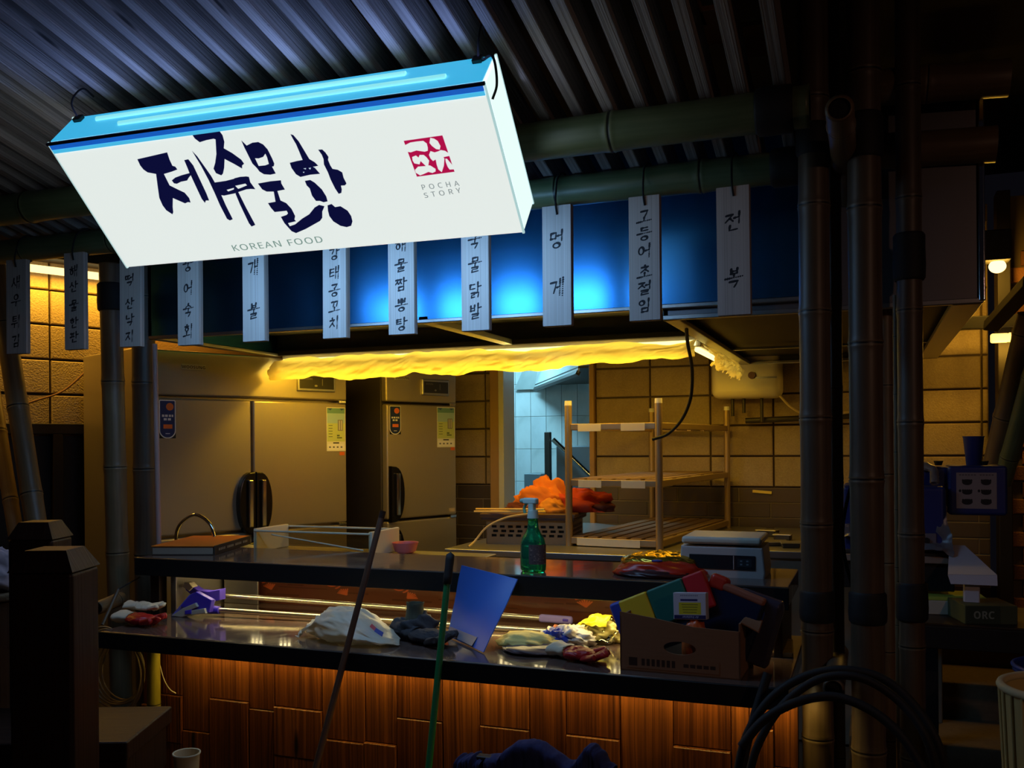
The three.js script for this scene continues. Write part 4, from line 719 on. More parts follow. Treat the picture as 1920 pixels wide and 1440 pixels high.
{ // electric water heater on the wall
  const a = atZ(1333, 640, -5.98), b = atZ(1465, 745, -5.98), w = b.x - a.x, h = 0.42;
  const g = thing('water_heater', 'white rounded water heater tank on the block wall under the hood', 'heater', [(a.x + b.x) / 2, b.y, -6.06]);
  part(g, 'tank', moved(rbox(w, h, 0.2, 0.05, 4), 0, h / 2, 0), std(S(232, 222, 188), 0.4)); part(g, 'knob', moved(cyl(0.022, 0.022, 0.02, 16).rotateX(Math.PI / 2), 0.04, 0.14, 0.11), std(S(110, 64, 40), 0.5)); part(g, 'nameplate', rbox(0.16, 0.012, 0.004, 0.001), M.steel, [0.11, 0.125, 0.1]);
  for (const [x, l] of [[-0.09, 0.12], [-0.02, 0.10], [0.09, 0.16]]) part(g, 'pipe', moved(cyl(0.011, 0.011, l, 10), x, -l / 2 + 0.01, 0.02), M.darksteel);
  const c = atZ(1468, 745, -5.95); solo('heater_cable', 'pale cable curving from the water heater to the right', 'cable', tube([c.clone().add(V3(-0.02, 0.01, -0.02)), atZ(1485, 765, -5.95), atZ(1520, 780, -5.95), atZ(1600, 772, -5.95)], 0.008, 30, 6), std(S(214, 192, 140), 0.5));
  solo('wall_pipe', 'brown pipe running level along the wall below the water heater', 'pipe', between((L) => cyl(0.018, 0.018, L, 12), atZ(1398, 789, -6.1), atZ(1640, 778, -6.1)), M.darksteel);
}
{ // steel counter with sterilizer cabinet and clutter at the right
  const g = thing('side_counter', 'steel side counter under the right hood with cabinet and loose tins', 'counter', [0, 0, 0]);
  part(g, 'worktop', moved(rbox(0.9, 0.04, 1.28, 0.006, 2, 'x'), -0.12, TY - 0.02, -5.46), M.steel); part(g, 'body', moved(rbox(0.86, 0.90, 1.24, 0.006), -0.12, 0.46, -5.46), M.fridge);
  const c = atY(1449, 985, TY), q = thing('sterilizer_cabinet', 'tall steel appliance cabinet with vent slots on the side counter', 'cabinet', [c.x, TY, c.z - 0.02]);
  part(q, 'body', moved(rbox(0.46, 0.49, 0.4, 0.008), 0.23, 0.245, -0.2), M.fridge); part(q, 'lid', moved(rbox(0.48, 0.02, 0.42, 0.008), 0.23, 0.497, -0.2), M.steel);
  for (let k = 0; k < 6; k++) for (const y of [0.44, 0.05]) part(q, 'vent_slot', rbox(0.006, 0.04, 0.004, 0.001), M.black, [0.075 + k * 0.013, y, 0.001]);
}
{ const p = atZ(1411, 921, -6.17), r = atZ(1447, 924, -6.17); solo('yellow_ruler', 'short bright yellow strip standing out before the dark tiles', 'strip', between((L) => rbox(0.018, L, 0.008, 0.002), p, r), std(S(250, 226, 90), 0.5)); }
for (const [px, py, w, h, d] of [[1440, 1005, 0.12, 0.035, 0.1], [1468, 1012, 0.1, 0.03, 0.08], [1448, 1022, 0.16, 0.02, 0.12], [1482, 1026, 0.1, 0.025, 0.1]]) {
  const p = atY(px, py, TY), g = thing('steel_tray', 'small flat steel food tray piled on the side counter', 'tray', [p.x, TY, Math.min(p.z, -4.92)], rnd(-0.3, 0.3), 'steel trays on the side counter');
  part(g, 'rim', moved(rbox(w, 0.006, d, 0.003), 0, h, 0), M.steel); part(g, 'bowl', moved(rbox(w * 0.9, h, d * 0.9, 0.008), 0, h / 2, 0), M.darksteel);
}
{ // tap behind the ledge and clear dish rack
  const p = atZ(331, 1003, -3.76), g = thing('kitchen_tap', 'thin arched chrome tap behind the orange binder', 'tap', [p.x, 0.98, -3.76]);
  const r = atZ(403, 1003, -3.76).x - p.x;
  part(g, 'spout', tube([[0, 0, 0], [0, 0.08, 0], [r * 0.12, 0.13, 0], [r * 0.5, 0.175, 0], [r * 0.88, 0.13, 0], [r, 0.06, 0]], 0.009, 40, 10), M.chrome); part(g, 'base', cyl(0.02, 0.024, 0.03, 16), M.chrome, [0, 0.012, 0]);
  const c = thing('sink_counter', 'low steel sink counter behind the left part of the ledge', 'counter', [0, 0, 0]); part(c, 'worktop', moved(rbox(1.58, 0.04, 0.32, 0.006, 2, 'x'), -2.43, 0.96, -3.90), M.steel); part(c, 'body', moved(rbox(1.2, 0.92, 0.28, 0.006), -2.3, 0.48, -3.90), M.fridge);
  const a = atZ(478, 1030, -3.76), b = atZ(694, 1030, -3.76), d = thing('dish_rack', 'clear plastic dish rack with white wire rim behind the ledge', 'rack', [a.x, 0.98, -3.76]), L = b.x - a.x;
  M.clear = phys(S(235, 232, 220), 0.08, { transmission: 1, thickness: 0, ior: 1.45 }); M.rackwhite = std(S(215, 205, 175), 0.4);
  part(d, 'clear_panel', moved(box(L, 0.09, 0.003), L / 2, 0.055, 0.0), M.clear); part(d, 'clear_panel', moved(box(L, 0.09, 0.003), L / 2, 0.055, -0.27), M.clear);
  for (const x of [0, L]) part(d, 'end_panel', moved(rbox(0.02, 0.115, 0.27, 0.006), x, 0.058, -0.135), M.rackwhite);
  for (const [z, y] of [[0.004, 0.01], [0.0, 0.105], [-0.27, 0.105]]) part(d, 'rim_wire', between((q) => cyl(0.005, 0.005, q, 8), V3(0, y, z), V3(L, y, z)), M.rackwhite);
  part(d, 'brace_wire', between((q) => cyl(0.0035, 0.0035, q, 8), V3(0.1, 0.09, 0.006), V3(L * 0.95, 0.03, 0.006)), M.rackwhite);
  for (let k = 0; k < 14; k++) part(d, 'wire', moved(cyl(0.002, 0.002, 0.02, 6), L * (k + 0.5) / 14, 0.012, 0.006), M.rackwhite);
}
{ const p = atZ(760, 1033, -3.95); solo('pink_bowl', 'pink bowl rim just showing over the ledge', 'bowl', lathe([[0.03, 0], [0.05, 0.01], [0.062, 0.05], [0.064, 0.052], [0.058, 0.05], [0.045, 0.014], [0.001, 0.01]], 24), std(S(214, 96, 84), 0.4), [p.x, 0.98, -3.95]); }
// ------------------------------------------------------------------ the bar: counter, ledge, back panel, wooden front
const BY = 0.758, LY = 1.008, BZ0 = -2.9, BZ1 = -3.70;
{
  const g = thing('bar_counter', 'dark glossy bar counter with thick black edge', 'counter', [0, 0, 0]);
  const x0 = -2.89, x1 = -0.235;
  part(g, 'worktop', moved(rbox(x1 - x0, 0.06, BZ0 - BZ1, 0.005, 2, 'x'), (x0 + x1) / 2, BY - 0.03, (BZ0 + BZ1) / 2), M.bartop);
  part(g, 'front_edge', moved(rbox(x1 - x0 + 0.004, 0.066, 0.012, 0.003, 1, 'x'), (x0 + x1) / 2, BY - 0.0345, BZ0 + 0.002), M.black);
  for (const x of [x0 + 0.12, (x0 + x1) / 2, x1 - 0.12]) part(g, 'support', moved(rbox(0.08, BY - 0.06, 0.4, 0.005), x, (BY - 0.06) / 2, -3.42), M.darkwood);
}
{
  const g = thing('serving_ledge', 'raised dark serving ledge above the back of the bar', 'shelf', [0, 0, 0]);
  const x0 = -3.03, x1 = -0.26, z0 = -3.25, z1 = -3.72;
  part(g, 'shelf_board', moved(rbox(x1 - x0, 0.07, z0 - z1, 0.005, 2, 'x'), (x0 + x1) / 2, LY - 0.035, (z0 + z1) / 2), M.bartop);
  part(g, 'front_edge', moved(rbox(x1 - x0 + 0.004, 0.076, 0.012, 0.003, 1, 'x'), (x0 + x1) / 2, LY - 0.0395, z0 + 0.002), M.black);
  part(g, 'end_panel', moved(rbox(0.03, 0.19, 0.40, 0.004), x0 + 0.16, BY + 0.093, -3.50), M.steel); part(g, 'end_panel', moved(rbox(0.03, 0.19, 0.40, 0.004), x1 - 0.04, BY + 0.093, -3.50), M.darkwood);
  part(g, 'end_post', moved(rbox(0.05, 0.19, 0.05, 0.004), x0 + 0.08, BY + 0.093, -3.30), M.darkwood);
  part(g, 'steel_cheek', moved(rbox(0.19, 0.185, 0.012, 0.003), x0 + 0.28, BY + 0.0925, -3.62), M.steel);
}
{ // glossy back panel printed with orange shells
  const tex = canvasTex(1024, 128, (c, w, h) => {
    c.fillStyle = '#58301f'; c.fillRect(0, 0, w, h);
    for (let k = 0; k < 120; k++) { c.fillStyle = `rgba(${rnd() < 0.5 ? '80,44,28' : '34,16,12'},0.25)`; c.fillRect(rnd(w), rnd(h), rnd(20, 120), rnd(2, 6)); }
    const shell = (x, y, r, a) => { c.save(); c.translate(x, y); c.rotate(a); c.strokeStyle = '#b2542c'; c.lineWidth = 3; for (let k = -3; k <= 3; k++) { c.beginPath(); c.moveTo(0, r * 0.8); c.quadraticCurveTo(k * r * 0.22, 0, k * r * 0.3, -r * 0.7 + Math.abs(k) * r * 0.14); c.stroke(); } c.restore(); };
    const snail = (x, y, r) => { c.strokeStyle = '#a84c2a'; c.lineWidth = 4; c.beginPath(); for (let t = 0; t < 14; t += 0.3) { const q = r * t / 14; c.lineTo(x + q * Math.cos(t), y + q * Math.sin(t) * 0.9); } c.stroke(); };
    for (let k = 0; k < 13; k++) { const x = 40 + k * 78 + rnd(-12, 12), y = 40 + rnd(-10, 14); if (k % 2) shell(x, y, 26, rnd(-0.6, 0.6)); else { snail(x, y, 20); shell(x + 24, y + 26, 15, rnd(-0.8, 0.8)); } }
  });
  const g = thing('shell_print_splashback', 'glossy brown panel printed with orange shells between bar and ledge', 'panel', [0, 0, 0]);
  const L = 2.5; tex.repeat.set(1, 1);
  part(g, 'board', moved(rbox(L, 0.18, 0.012, 0.002), -1.545, BY + 0.09, -3.672), M.darkwood);
  part(g, 'printed_sheet', new THREE.PlaneGeometry(L - 0.004, 0.178), std(0xffffff, 0.16, 0, { map: tex }), [-1.545, BY + 0.09, -3.6655]);
}
{ // LED strips: under the ledge (mirrored in the bar top) and under the bar
  const led = std(S(255, 235, 180), 0.4, 0, { emissive: new THREE.Color().setRGB(1, 0.82, 0.42), emissiveIntensity: 14 }), bulb = new THREE.SphereGeometry(0.006, 8, 6);
  const g = thing('led_strip', 'row of small warm LED modules along the back of the serving ledge', 'lamp', [0, LY - 0.072, -3.61]);
  for (let k = 0; k < 15; k++) { const m = part(g, 'led_module', rbox(0.075, 0.004, 0.014, 0.001), M.white, [-2.66 + k * 0.155, -0.002, 0]); for (const s of [-1, 0, 1]) part(m, 'led_bulb', bulb, led, [s * 0.022, -0.003, 0]); }
  areaLight('ledge_back_led_light', 2.3, 0.014, new THREE.Color().setRGB(1, 0.76, 0.30), 1.0, V3(-1.56, LY - 0.088, -3.61), V3(-1.56, 0.4, -3.5));
  const f = thing('led_strip', 'added diffuse warm LED bar under the front of the serving ledge', 'lamp', [0, LY - 0.072, -3.33]);  // added bar: lights the goods from the front, beside the rear modules
  part(f, 'added_led_channel', rbox(2.4, 0.01, 0.03, 0.003, 1, 'x'), M.darksteel, [-1.56, -0.004, 0]); part(f, 'added_led_diffuser', rbox(2.36, 0.006, 0.016, 0.002, 1, 'x'), std(S(255, 235, 180), 0.5, 0, { emissive: new THREE.Color().setRGB(1, 0.82, 0.42), emissiveIntensity: 2 }), [-1.56, -0.010, 0]);
  areaLight('added_ledge_led_light', 2.3, 0.014, new THREE.Color().setRGB(1, 0.76, 0.30), KL.ledge, V3(-1.56, LY - 0.0895, -3.33), V3(-1.56, 0, -3.36));
  const h = thing('led_strip', 'row of warm LED modules hidden under the bar edge', 'lamp', [0, BY - 0.062, -3.045]);
  for (let k = 0; k < 16; k++) { const m = part(h, 'led_module', rbox(0.075, 0.004, 0.014, 0.001), M.white, [-2.6 + k * 0.16, -0.002, 0]); for (const s of [-1, 0, 1]) part(m, 'led_bulb', bulb, led, [s * 0.022, -0.003, 0]); }
  areaLight('bar_led_light', 2.5, 0.014, new THREE.Color().setRGB(1, 0.66, 0.12), KL.bar, V3(-1.4, BY - 0.074, -3.045), V3(-1.4, 0.2, -3.09));
}
{ // wooden front: boards of different lengths, some proud of their neighbours
  const g = thing('wooden_bar_front', 'varnished wooden board cladding lit from above under the bar', 'panelling', [0, 0, 0]);
  const zf = -3.1, cols = [[268, 300, 1320], [300, 343, 1302], [343, 395, 1371], [395, 468, 1312], [468, 515, 1330], [515, 605, 1328], [605, 685, 1388], [685, 745, 1393], [745, 830, 1349], [830, 900, 1500], [900, 993, 1364], [993, 1062, 1490], [1062, 1162, 1381], [1162, 1262, 1470], [1262, 1370, 1402], [1370, 1404, 1455], [1404, 1450, 1365], [1450, 1495, 1440]];
  let k = 0;
  for (const [p0, p1, yj] of cols) {
    const a = atZ(p0, 1260, zf).x, b = atZ(p1, 1260, zf).x, w = b - a - 0.003, cuts = [BY - 0.066, atZ((p0 + p1) / 2, yj, zf).y]; 
    while (cuts[cuts.length - 1] > 0.12) cuts.push(Math.max(0.01, cuts[cuts.length - 1] - rnd(0.16, 0.34)));
    for (let i = 0; i + 1 < cuts.length; i++) {
      const h = cuts[i] - cuts[i + 1] - 0.002; if (h < 0.02) continue; k++;
      const proud = i === 0 ? rnd(0.0, 0.006) : 0.008 + rnd(0.0, 0.012);
      part(g, 'plank', piece(w, h, 0.024, 0.0025, 'y', [k * 0.37, k * 0.23]), M.plank[Math.floor(rnd(M.plank.length))], [(a + b) / 2, cuts[i + 1] + 0.001 + h / 2, zf - 0.012 + proud]);
    }
  }
  const L = atZ(268, 1260, zf).x, R = atZ(1495, 1260, zf).x; part(g, 'backing', moved(box(R - L, BY - 0.07, 0.02), (L + R) / 2, (BY - 0.07) / 2, zf - 0.036), M.darkwood);
}
// ------------------------------------------------------------------ things on the ledge
{ // orange binder
  const A = atY(290, 1041, LY), B = atY(408, 1041, LY), C = atY(463, 1020, LY), w = A.distanceTo(B), d = B.distanceTo(C), c = A.clone().add(C).multiplyScalar(0.5);
  const g = thing('binder', 'thick orange-topped binder lying at the left end of the ledge', 'book', [c.x, LY, c.z], -Math.atan2(B.z - A.z, B.x - A.x));
  part(g, 'cover', moved(rbox(w, 0.004, d, 0.001), 0, 0.040, 0), std(S(232, 122, 28), 0.6)); part(g, 'cover', moved(rbox(w, 0.004, d, 0.001), 0, 0.002, 0), std(S(60, 44, 34), 0.6));
  part(g, 'pages', moved(box(w - 0.012, 0.034, d - 0.01), -0.002, 0.021, 0), std(S(150, 130, 110), 0.8)); part(g, 'spine', moved(rbox(0.006, 0.042, d, 0.002), w / 2, 0.021, 0), std(S(58, 46, 38), 0.6));
  part(g, 'spine_lettering', new THREE.PlaneGeometry(d * 0.85, 0.026).rotateY(Math.PI / 2), label(256, 40, (q, ww, hh) => { q.fillStyle = '#3a2e26'; q.fillRect(0, 0, ww, hh); q.fillStyle = '#b8ac90'; for (let k = 0; k < 18; k++) { if (k % 5 === 4) continue; q.fillRect(8 + k * 13.5, 12, 9, 15); q.fillStyle = '#3a2e26'; q.fillRect(10 + k * 13.5, 17, 4, 4); q.fillStyle = '#b8ac90'; } }), [w / 2 + 0.0036, 0.021, 0]);
}
{ // green spray bottle
  const p = atY(1000, 1071, LY), g = thing('spray_bottle', 'green spray bottle with pale trigger head on the ledge', 'bottle', [p.x, LY, p.z], -0.25);
  const body = lathe([[0.001, 0], [0.046, 0.0], [0.053, 0.008], [0.054, 0.03], [0.053, 0.1], [0.048, 0.125], [0.034, 0.145], [0.024, 0.165], [0.021, 0.195], [0.021, 0.205], [0.001, 0.205]], 36).scale(1, 1, 0.7);
  part(g, 'bottle', body, phys(S(70, 225, 165), 0.06, { transmission: 0.9, thickness: 0.04, ior: 1.4, attenuationColor: S(40, 215, 140), attenuationDistance: 0.3 }));
  part(g, 'label', new THREE.CylinderGeometry(0.0545, 0.0545, 0.075, 20, 1, true, 0.1, 1.7).scale(1, 1, 0.7).translate(0, 0.068, 0), label(128, 64, (c, w, h) => { c.fillStyle = '#5c4a48'; c.fillRect(0, 0, w, h); c.fillStyle = '#8a7468'; for (let k = 0; k < 40; k++) c.fillRect(rnd(w), rnd(h), rnd(3, 12), rnd(2, 6)); c.fillStyle = '#2f2830'; for (let k = 0; k < 24; k++) c.fillRect(rnd(w), rnd(h), rnd(3, 10), 2); }));
  const hd = part(g, 'trigger_head', merge([moved(cyl(0.019, 0.022, 0.03, 20), 0, 0.218, 0), moved(rbox(0.026, 0.04, 0.024, 0.006), -0.004, 0.246, 0), moved(rbox(0.062, 0.024, 0.026, 0.007), -0.01, 0.268, 0)]).translate(0, 0, 0), std(S(196, 214, 200), 0.4));
  part(hd, 'nozzle', moved(cyl(0.008, 0.01, 0.016, 12).rotateZ(Math.PI / 2), -0.048, 0.268, 0), std(S(150, 190, 170), 0.4)); part(hd, 'trigger', tube([[-0.028, 0.26, 0], [-0.04, 0.24, 0], [-0.036, 0.22, 0]], 0.006, 12, 8), std(S(120, 180, 150), 0.4));
}
{ // foil snack bag and scale
  const p = atY(1160, 1078, LY), q = atY(1290, 1078, LY), g = thing('snack_bag', 'red and gold foil bag lying on the right part of the ledge', 'bag', [(p.x + q.x) / 2 + 0.02, LY, p.z - 0.07], 0.06);
  M.foilGold = std(S(220, 180, 70), 0.22, 0.9);
  part(g, 'gold_top', crumple(moved(new THREE.SphereGeometry(0.5, 60, 40).scale(0.30, 0.075, 0.2), 0, 0.045, -0.02), 0.012, 55, 3), M.foilGold);
  part(g, 'red_front', lump(0.31, 0.062, 0.17, 0.35, 3, 6, 0.4), std(S(190, 44, 22), 0.35), [0, 0, 0.035]); part(g, 'dark_underside', lump(0.27, 0.035, 0.15, 0.3, 4, 16, 0.4), std(S(60, 30, 30), 0.4), [0.0, 0, 0.065]);
  part(g, 'blue_mark', crumple(moved(new THREE.SphereGeometry(0.5, 16, 10).scale(0.04, 0.012, 0.02), 0.0, 0.057, 0.075), 0.002, 20, 2), std(S(40, 50, 130), 0.4));
  const s = thing('kitchen_scale', 'pale grey digital scale with dark twin displays on the ledge', 'scale', [-0.505, LY, -3.52], 0.0);
  const prof = [[-0.145, 0], [0.145, 0], [0.148, 0.02], [0.140, 0.105], [-0.140, 0.105], [-0.148, 0.02]];
  const M2 = std(S(190, 182, 178), 0.45); part(s, 'body', extrude(prof, 0.2, 0.006).translate(0, 0, -0.1), M2); part(s, 'pan', moved(rbox(0.285, 0.028, 0.25, 0.012, 3), 0, 0.132, -0.01), std(S(214, 206, 186), 0.35)); part(s, 'pan_stem', moved(cyl(0.05, 0.05, 0.02, 16), 0, 0.112, -0.01), M.darksteel);
  const w = part(s, 'display_window', rbox(0.235, 0.052, 0.004, 0.002), std(S(36, 40, 46), 0.2), [0.002, 0.055, 0.107]); part(w, 'divider', rbox(0.003, 0.05, 0.003, 0.001), M2, [0.042, 0, 0.002]);
  part(w, 'printed_digits', new THREE.PlaneGeometry(0.05, 0.03), label(64, 40, (c, a, b) => { c.fillStyle = '#242a30'; c.fillRect(0, 0, a, b); c.fillStyle = '#7c8890'; for (const [x, y] of [[12, 8], [40, 8], [12, 24], [40, 24]]) c.fillRect(x, y, 10, 7); }), [0.08, 0, 0.0025]);
}
// ------------------------------------------------------------------ things on the bar
// work glove: palm, five fingers, cuff; lies on its back
function glove(name, label_, pos, turn, palmMat, cuffMat, k = 1, seed = 1) {
  const g = thing(name, label_, 'glove', pos, turn);
  const fin = []; const F5 = [[-0.036, 0.05, 0.05], [-0.012, 0.056, 0.06], [0.012, 0.056, 0.056], [0.034, 0.05, 0.046], [0.05, 0.012, 0.045]];
  F5.forEach(([x, z, l], i) => { const c = new THREE.CapsuleGeometry(0.011, l, 6, 12).rotateX(Math.PI / 2 - (i === 4 ? 0.1 : 0.25 + 0.1 * i)).rotateY(i === 4 ? 0.9 : (i - 1.5) * 0.12); fin.push(c.translate(x + (i === 4 ? 0.02 : 0), 0.02, z + l * 0.4)); });
  const palm = new THREE.SphereGeometry(0.5, 24, 16).scale(0.105, 0.042, 0.12).translate(0, 0.021, 0);
  part(g, 'palm', crumple(merge([palm, ...fin]).scale(k, k, k), 0.012, 30, seed), palmMat);
  part(g, 'cuff', crumple(lathe([[0.034, -0.03], [0.038, -0.015], [0.036, 0.0], [0.042, 0.02], [0.044, 0.03], [0.04, 0.03], [0.032, 0.0], [0.030, -0.03]], 24).scale(1.2, 1, 0.55).rotateX(-Math.PI / 2).translate(0, 0.024, -0.07).scale(k, k, k), 0.01, 26, seed + 4), cuffMat);
  const bb = new THREE.Box3().setFromObject(g); g.position.y += pos.y - bb.min.y; return g;
}
M.cotton = std(S(206, 196, 170), 0.9); M.redRubber = std(S(170, 24, 26), 0.45); M.darkCotton = std(S(58, 56, 58), 0.9);
glove('work_glove', 'red-palmed white cotton work glove at the left end of the bar', atY(262, 1172, BY), 1.5, M.redRubber, M.cotton, 1.05, 3);
{ const p = atY(262, 1164, BY); glove('work_glove', 'white cotton work glove with red fingers lying upon the other at the bar end', V3(p.x + 0.01, BY + 0.04, p.z - 0.02), 1.75, M.cotton, M.cotton, 0.8, 12); }
glove('work_glove', 'red and white work glove near the cardboard box', atY(1085, 1238, BY), 1.2, M.redRubber, M.cotton, 1.0, 22);
{ const p = atY(790, 1205, BY); glove('work_glove', 'dark grey work glove lying flat in the middle of the bar', V3(p.x + 0.02, BY, p.z), 1.1, M.darkCotton, M.darkCotton, 1.15, 31);
  const g = thing('work_glove', 'dark grey work glove standing with its open cuff up', 'glove', [p.x - 0.06, BY, p.z - 0.07], 0.3);
  part(g, 'palm', lump(0.17, 0.09, 0.13, 0.7, 4, 44, 0.3), M.darkCotton); part(g, 'cuff', crumple(lathe([[0.05, 0.05], [0.036, 0.085], [0.034, 0.12], [0.036, 0.135], [0.032, 0.135], [0.03, 0.1], [0.03, 0.06]], 24), 0.012, 24, 8), std(S(74, 78, 62), 0.9)); }
{ // mops: alloy handles with purple heads
  M.purple = std(S(74, 58, 196), 0.4); M.lilac = std(S(140, 130, 220), 0.4); M.alloy = std(S(214, 208, 190), 0.25, 0.9); M.bristle = std(S(196, 186, 164), 0.8);
  const mop = (label_, a, b, cap, seed) => {
    const g = thing('flat_mop', label_, 'mop', [0, 0, 0], 0, 'alloy-handled mops on the bar'), d = b.clone().sub(a).normalize(), A = a.clone().addScaledVector(d, 0.05);
    part(g, 'handle', between((L) => cyl(0.0115, 0.0115, L, 16), A, b), M.alloy); part(g, 'socket', between((L) => cyl(0.0165, 0.019, L, 16), a.clone().addScaledVector(d, 0.01), a.clone().addScaledVector(d, 0.085)), M.purple);
    if (cap) { const c = part(g, 'end_grip', between((L) => rbox(0.032, L, 0.03, 0.012, 3), b.clone().addScaledVector(d, -0.01), b.clone().addScaledVector(d, 0.13)), M.lilac); part(c, 'hang_hole', between((L) => rbox(0.012, L, 0.034, 0.004), b.clone().addScaledVector(d, 0.09), b.clone().addScaledVector(d, 0.115)), M.purple); }
    return g;
  };
  const a1 = atZ(388, 1114, -3.42), b1 = atZ(1015, 1159, -3.58); const m1 = mop('mop with alloy handle and purple head, its purple end grip by the snack wrapper', a1, b1, true, 1);
  const a2 = atZ(380, 1142, -3.30), b2 = atZ(1065, 1186, -3.44); const m2 = mop('second mop with alloy handle under the first, head towards the left', a2, b2, false, 2);
  // heads: a folded frame with an arm, a plate and pale clamp jaws
  const flat = (pts, z, th) => { const q = pts.map(([x, y]) => atZ(x, y, z)); return extrude(q.map((p) => [p.x, p.y]), th, 0.003).translate(0, 0, z - th); };
  part(m1, 'head_arm', flat([[346, 1098], [352, 1095], [372, 1108], [392, 1110], [412, 1106], [412, 1124], [388, 1130], [368, 1122], [350, 1106]], -3.33, 0.035), M.purple); part(m1, 'arm_tip', flat([[344, 1100], [347, 1093], [355, 1094], [361, 1101], [355, 1107]], -3.325, 0.03), M.bristle);
  part(m1, 'head_plate', flat([[324, 1153], [356, 1116], [366, 1112], [394, 1128], [388, 1148], [352, 1146], [332, 1155]], -3.27, 0.03), M.lilac); part(m1, 'head_frame', flat([[340, 1136], [358, 1116], [368, 1111], [396, 1126], [392, 1147], [372, 1148]], -3.262, 0.02), M.purple);
  part(m2, 'clamp_jaw', flat([[323, 1154], [345, 1141], [366, 1132], [369, 1137], [352, 1146], [383, 1142], [385, 1149], [360, 1152], [340, 1156]], -3.25, 0.02), M.bristle); part(m2, 'jaw_eye', flat([[348, 1146], [358, 1144], [358, 1150], [348, 1151]], -3.247, 0.02), M.purple);
}
// taper a lump to a point at its right and let its left end sag
function bagShape(g) { const p = g.attributes.position; for (let i = 0; i < p.count; i++) { const x = p.getX(i), k = Math.max(0.12, 1 - Math.max(0, x - 0.02) * 4.2) * (x < -0.12 ? 1 + (x + 0.12) * 6 : 1); p.setY(i, p.getY(i) * Math.max(0.1, k)); } return crumple(g, 0.008, 26, 9); }
{ // translucent white plastic pack
  const p = atY(640, 1212, BY), g = thing('plastic_pack', 'milky plastic pack with black print and a red-blue corner logo', 'package', [p.x - 0.01, BY, p.z - 0.10], -0.1);
  const t = label(256, 128, (c, w, h) => { c.fillStyle = '#cfc8b0'; c.fillRect(0, 0, w, h); c.fillStyle = '#40383c'; for (const [x, y, ww] of [[70, 24, 20], [66, 40, 26], [100, 30, 12], [122, 24, 14], [128, 42, 16], [150, 34, 10], [182, 50, 18], [186, 62, 10]]) c.fillRect(x, y, ww, 7); });
  void t; M.milky = phys(S(226, 218, 192), 0.45, { transmission: 0.35, thickness: 0 });
  part(g, 'wrap', bagShape(lump(0.40, 0.12, 0.2, 0.34, 2.4, 71, 0.8, 72)), M.milky);
  const f = atY(538, 1190, BY); part(g, 'torn_end', crumple(sheet(V3(-0.19, 0.03, 0.06), V3(-0.17, 0.075, -0.03), V3(-0.23, 0.05, -0.06), V3(-0.22, 0.005, 0.06), 0.001, 8, 8, 0.02, 3), 0.004, 40, 2), M.milky); void f;
  const logo = extrude([[0, 0], [0.045, -0.01], [0.05, 0.02], [0.02, 0.04]], 0.002, 0.001); part(g, 'logo_red', logo, std(S(200, 30, 30), 0.5), [0.095, 0.048, 0.062], [-0.75, 0.35, 0.15]); part(g, 'logo_blue', extrude([[0, 0], [0.035, -0.012], [0.035, 0.02], [0.005, 0.03]], 0.002, 0.001), std(S(40, 50, 150), 0.5), [0.128, 0.042, 0.056], [-0.75, 0.5, 0.1]);
  for (const [x, y, z, w] of [[-0.06, 0.088, 0.045, 0.03], [-0.03, 0.095, 0.04, 0.02], [0.0, 0.09, 0.05, 0.03], [0.055, 0.08, 0.05, 0.025], [-0.075, 0.075, 0.065, 0.025]]) part(g, 'printed_mark', crumple(rbox(w, 0.008, 0.004, 0.001), 0.001, 40, 1), M.black, [x, y, z], [-0.7, 0, 0.1]);
}
{ // blue folder leaning on the ledge
  const tl = atZ(868, 1060, -3.232), tr = atZ(970, 1086, -3.232), br = atY(907, 1223, BY + 0.004), bl = atY(841, 1192, BY + 0.004);
  const g = thing('blue_folder', 'flat blue folder leaning against the ledge edge', 'folder', [0, 0, 0]); part(g, 'cover', sheet(bl, br, tr, tl, 0.004, 10, 10, 0.006, 2, 1), std(S(62, 110, 200), 0.45));
  const mixp = (a, b, t) => a.clone().lerp(b, t), n = V3(0, 0.1, 0.02), e0 = mixp(bl, br, 0.02), e1 = mixp(bl, br, 0.7); part(g, 'tape_strip', sheet(e0.clone().add(n), e1.clone().add(n), mixp(e1, tr, 0.12).add(n), mixp(e0, tl, 0.12).add(n), 0.001), std(S(150, 140, 150), 0.5), [0, -0.094, -0.013]);
}
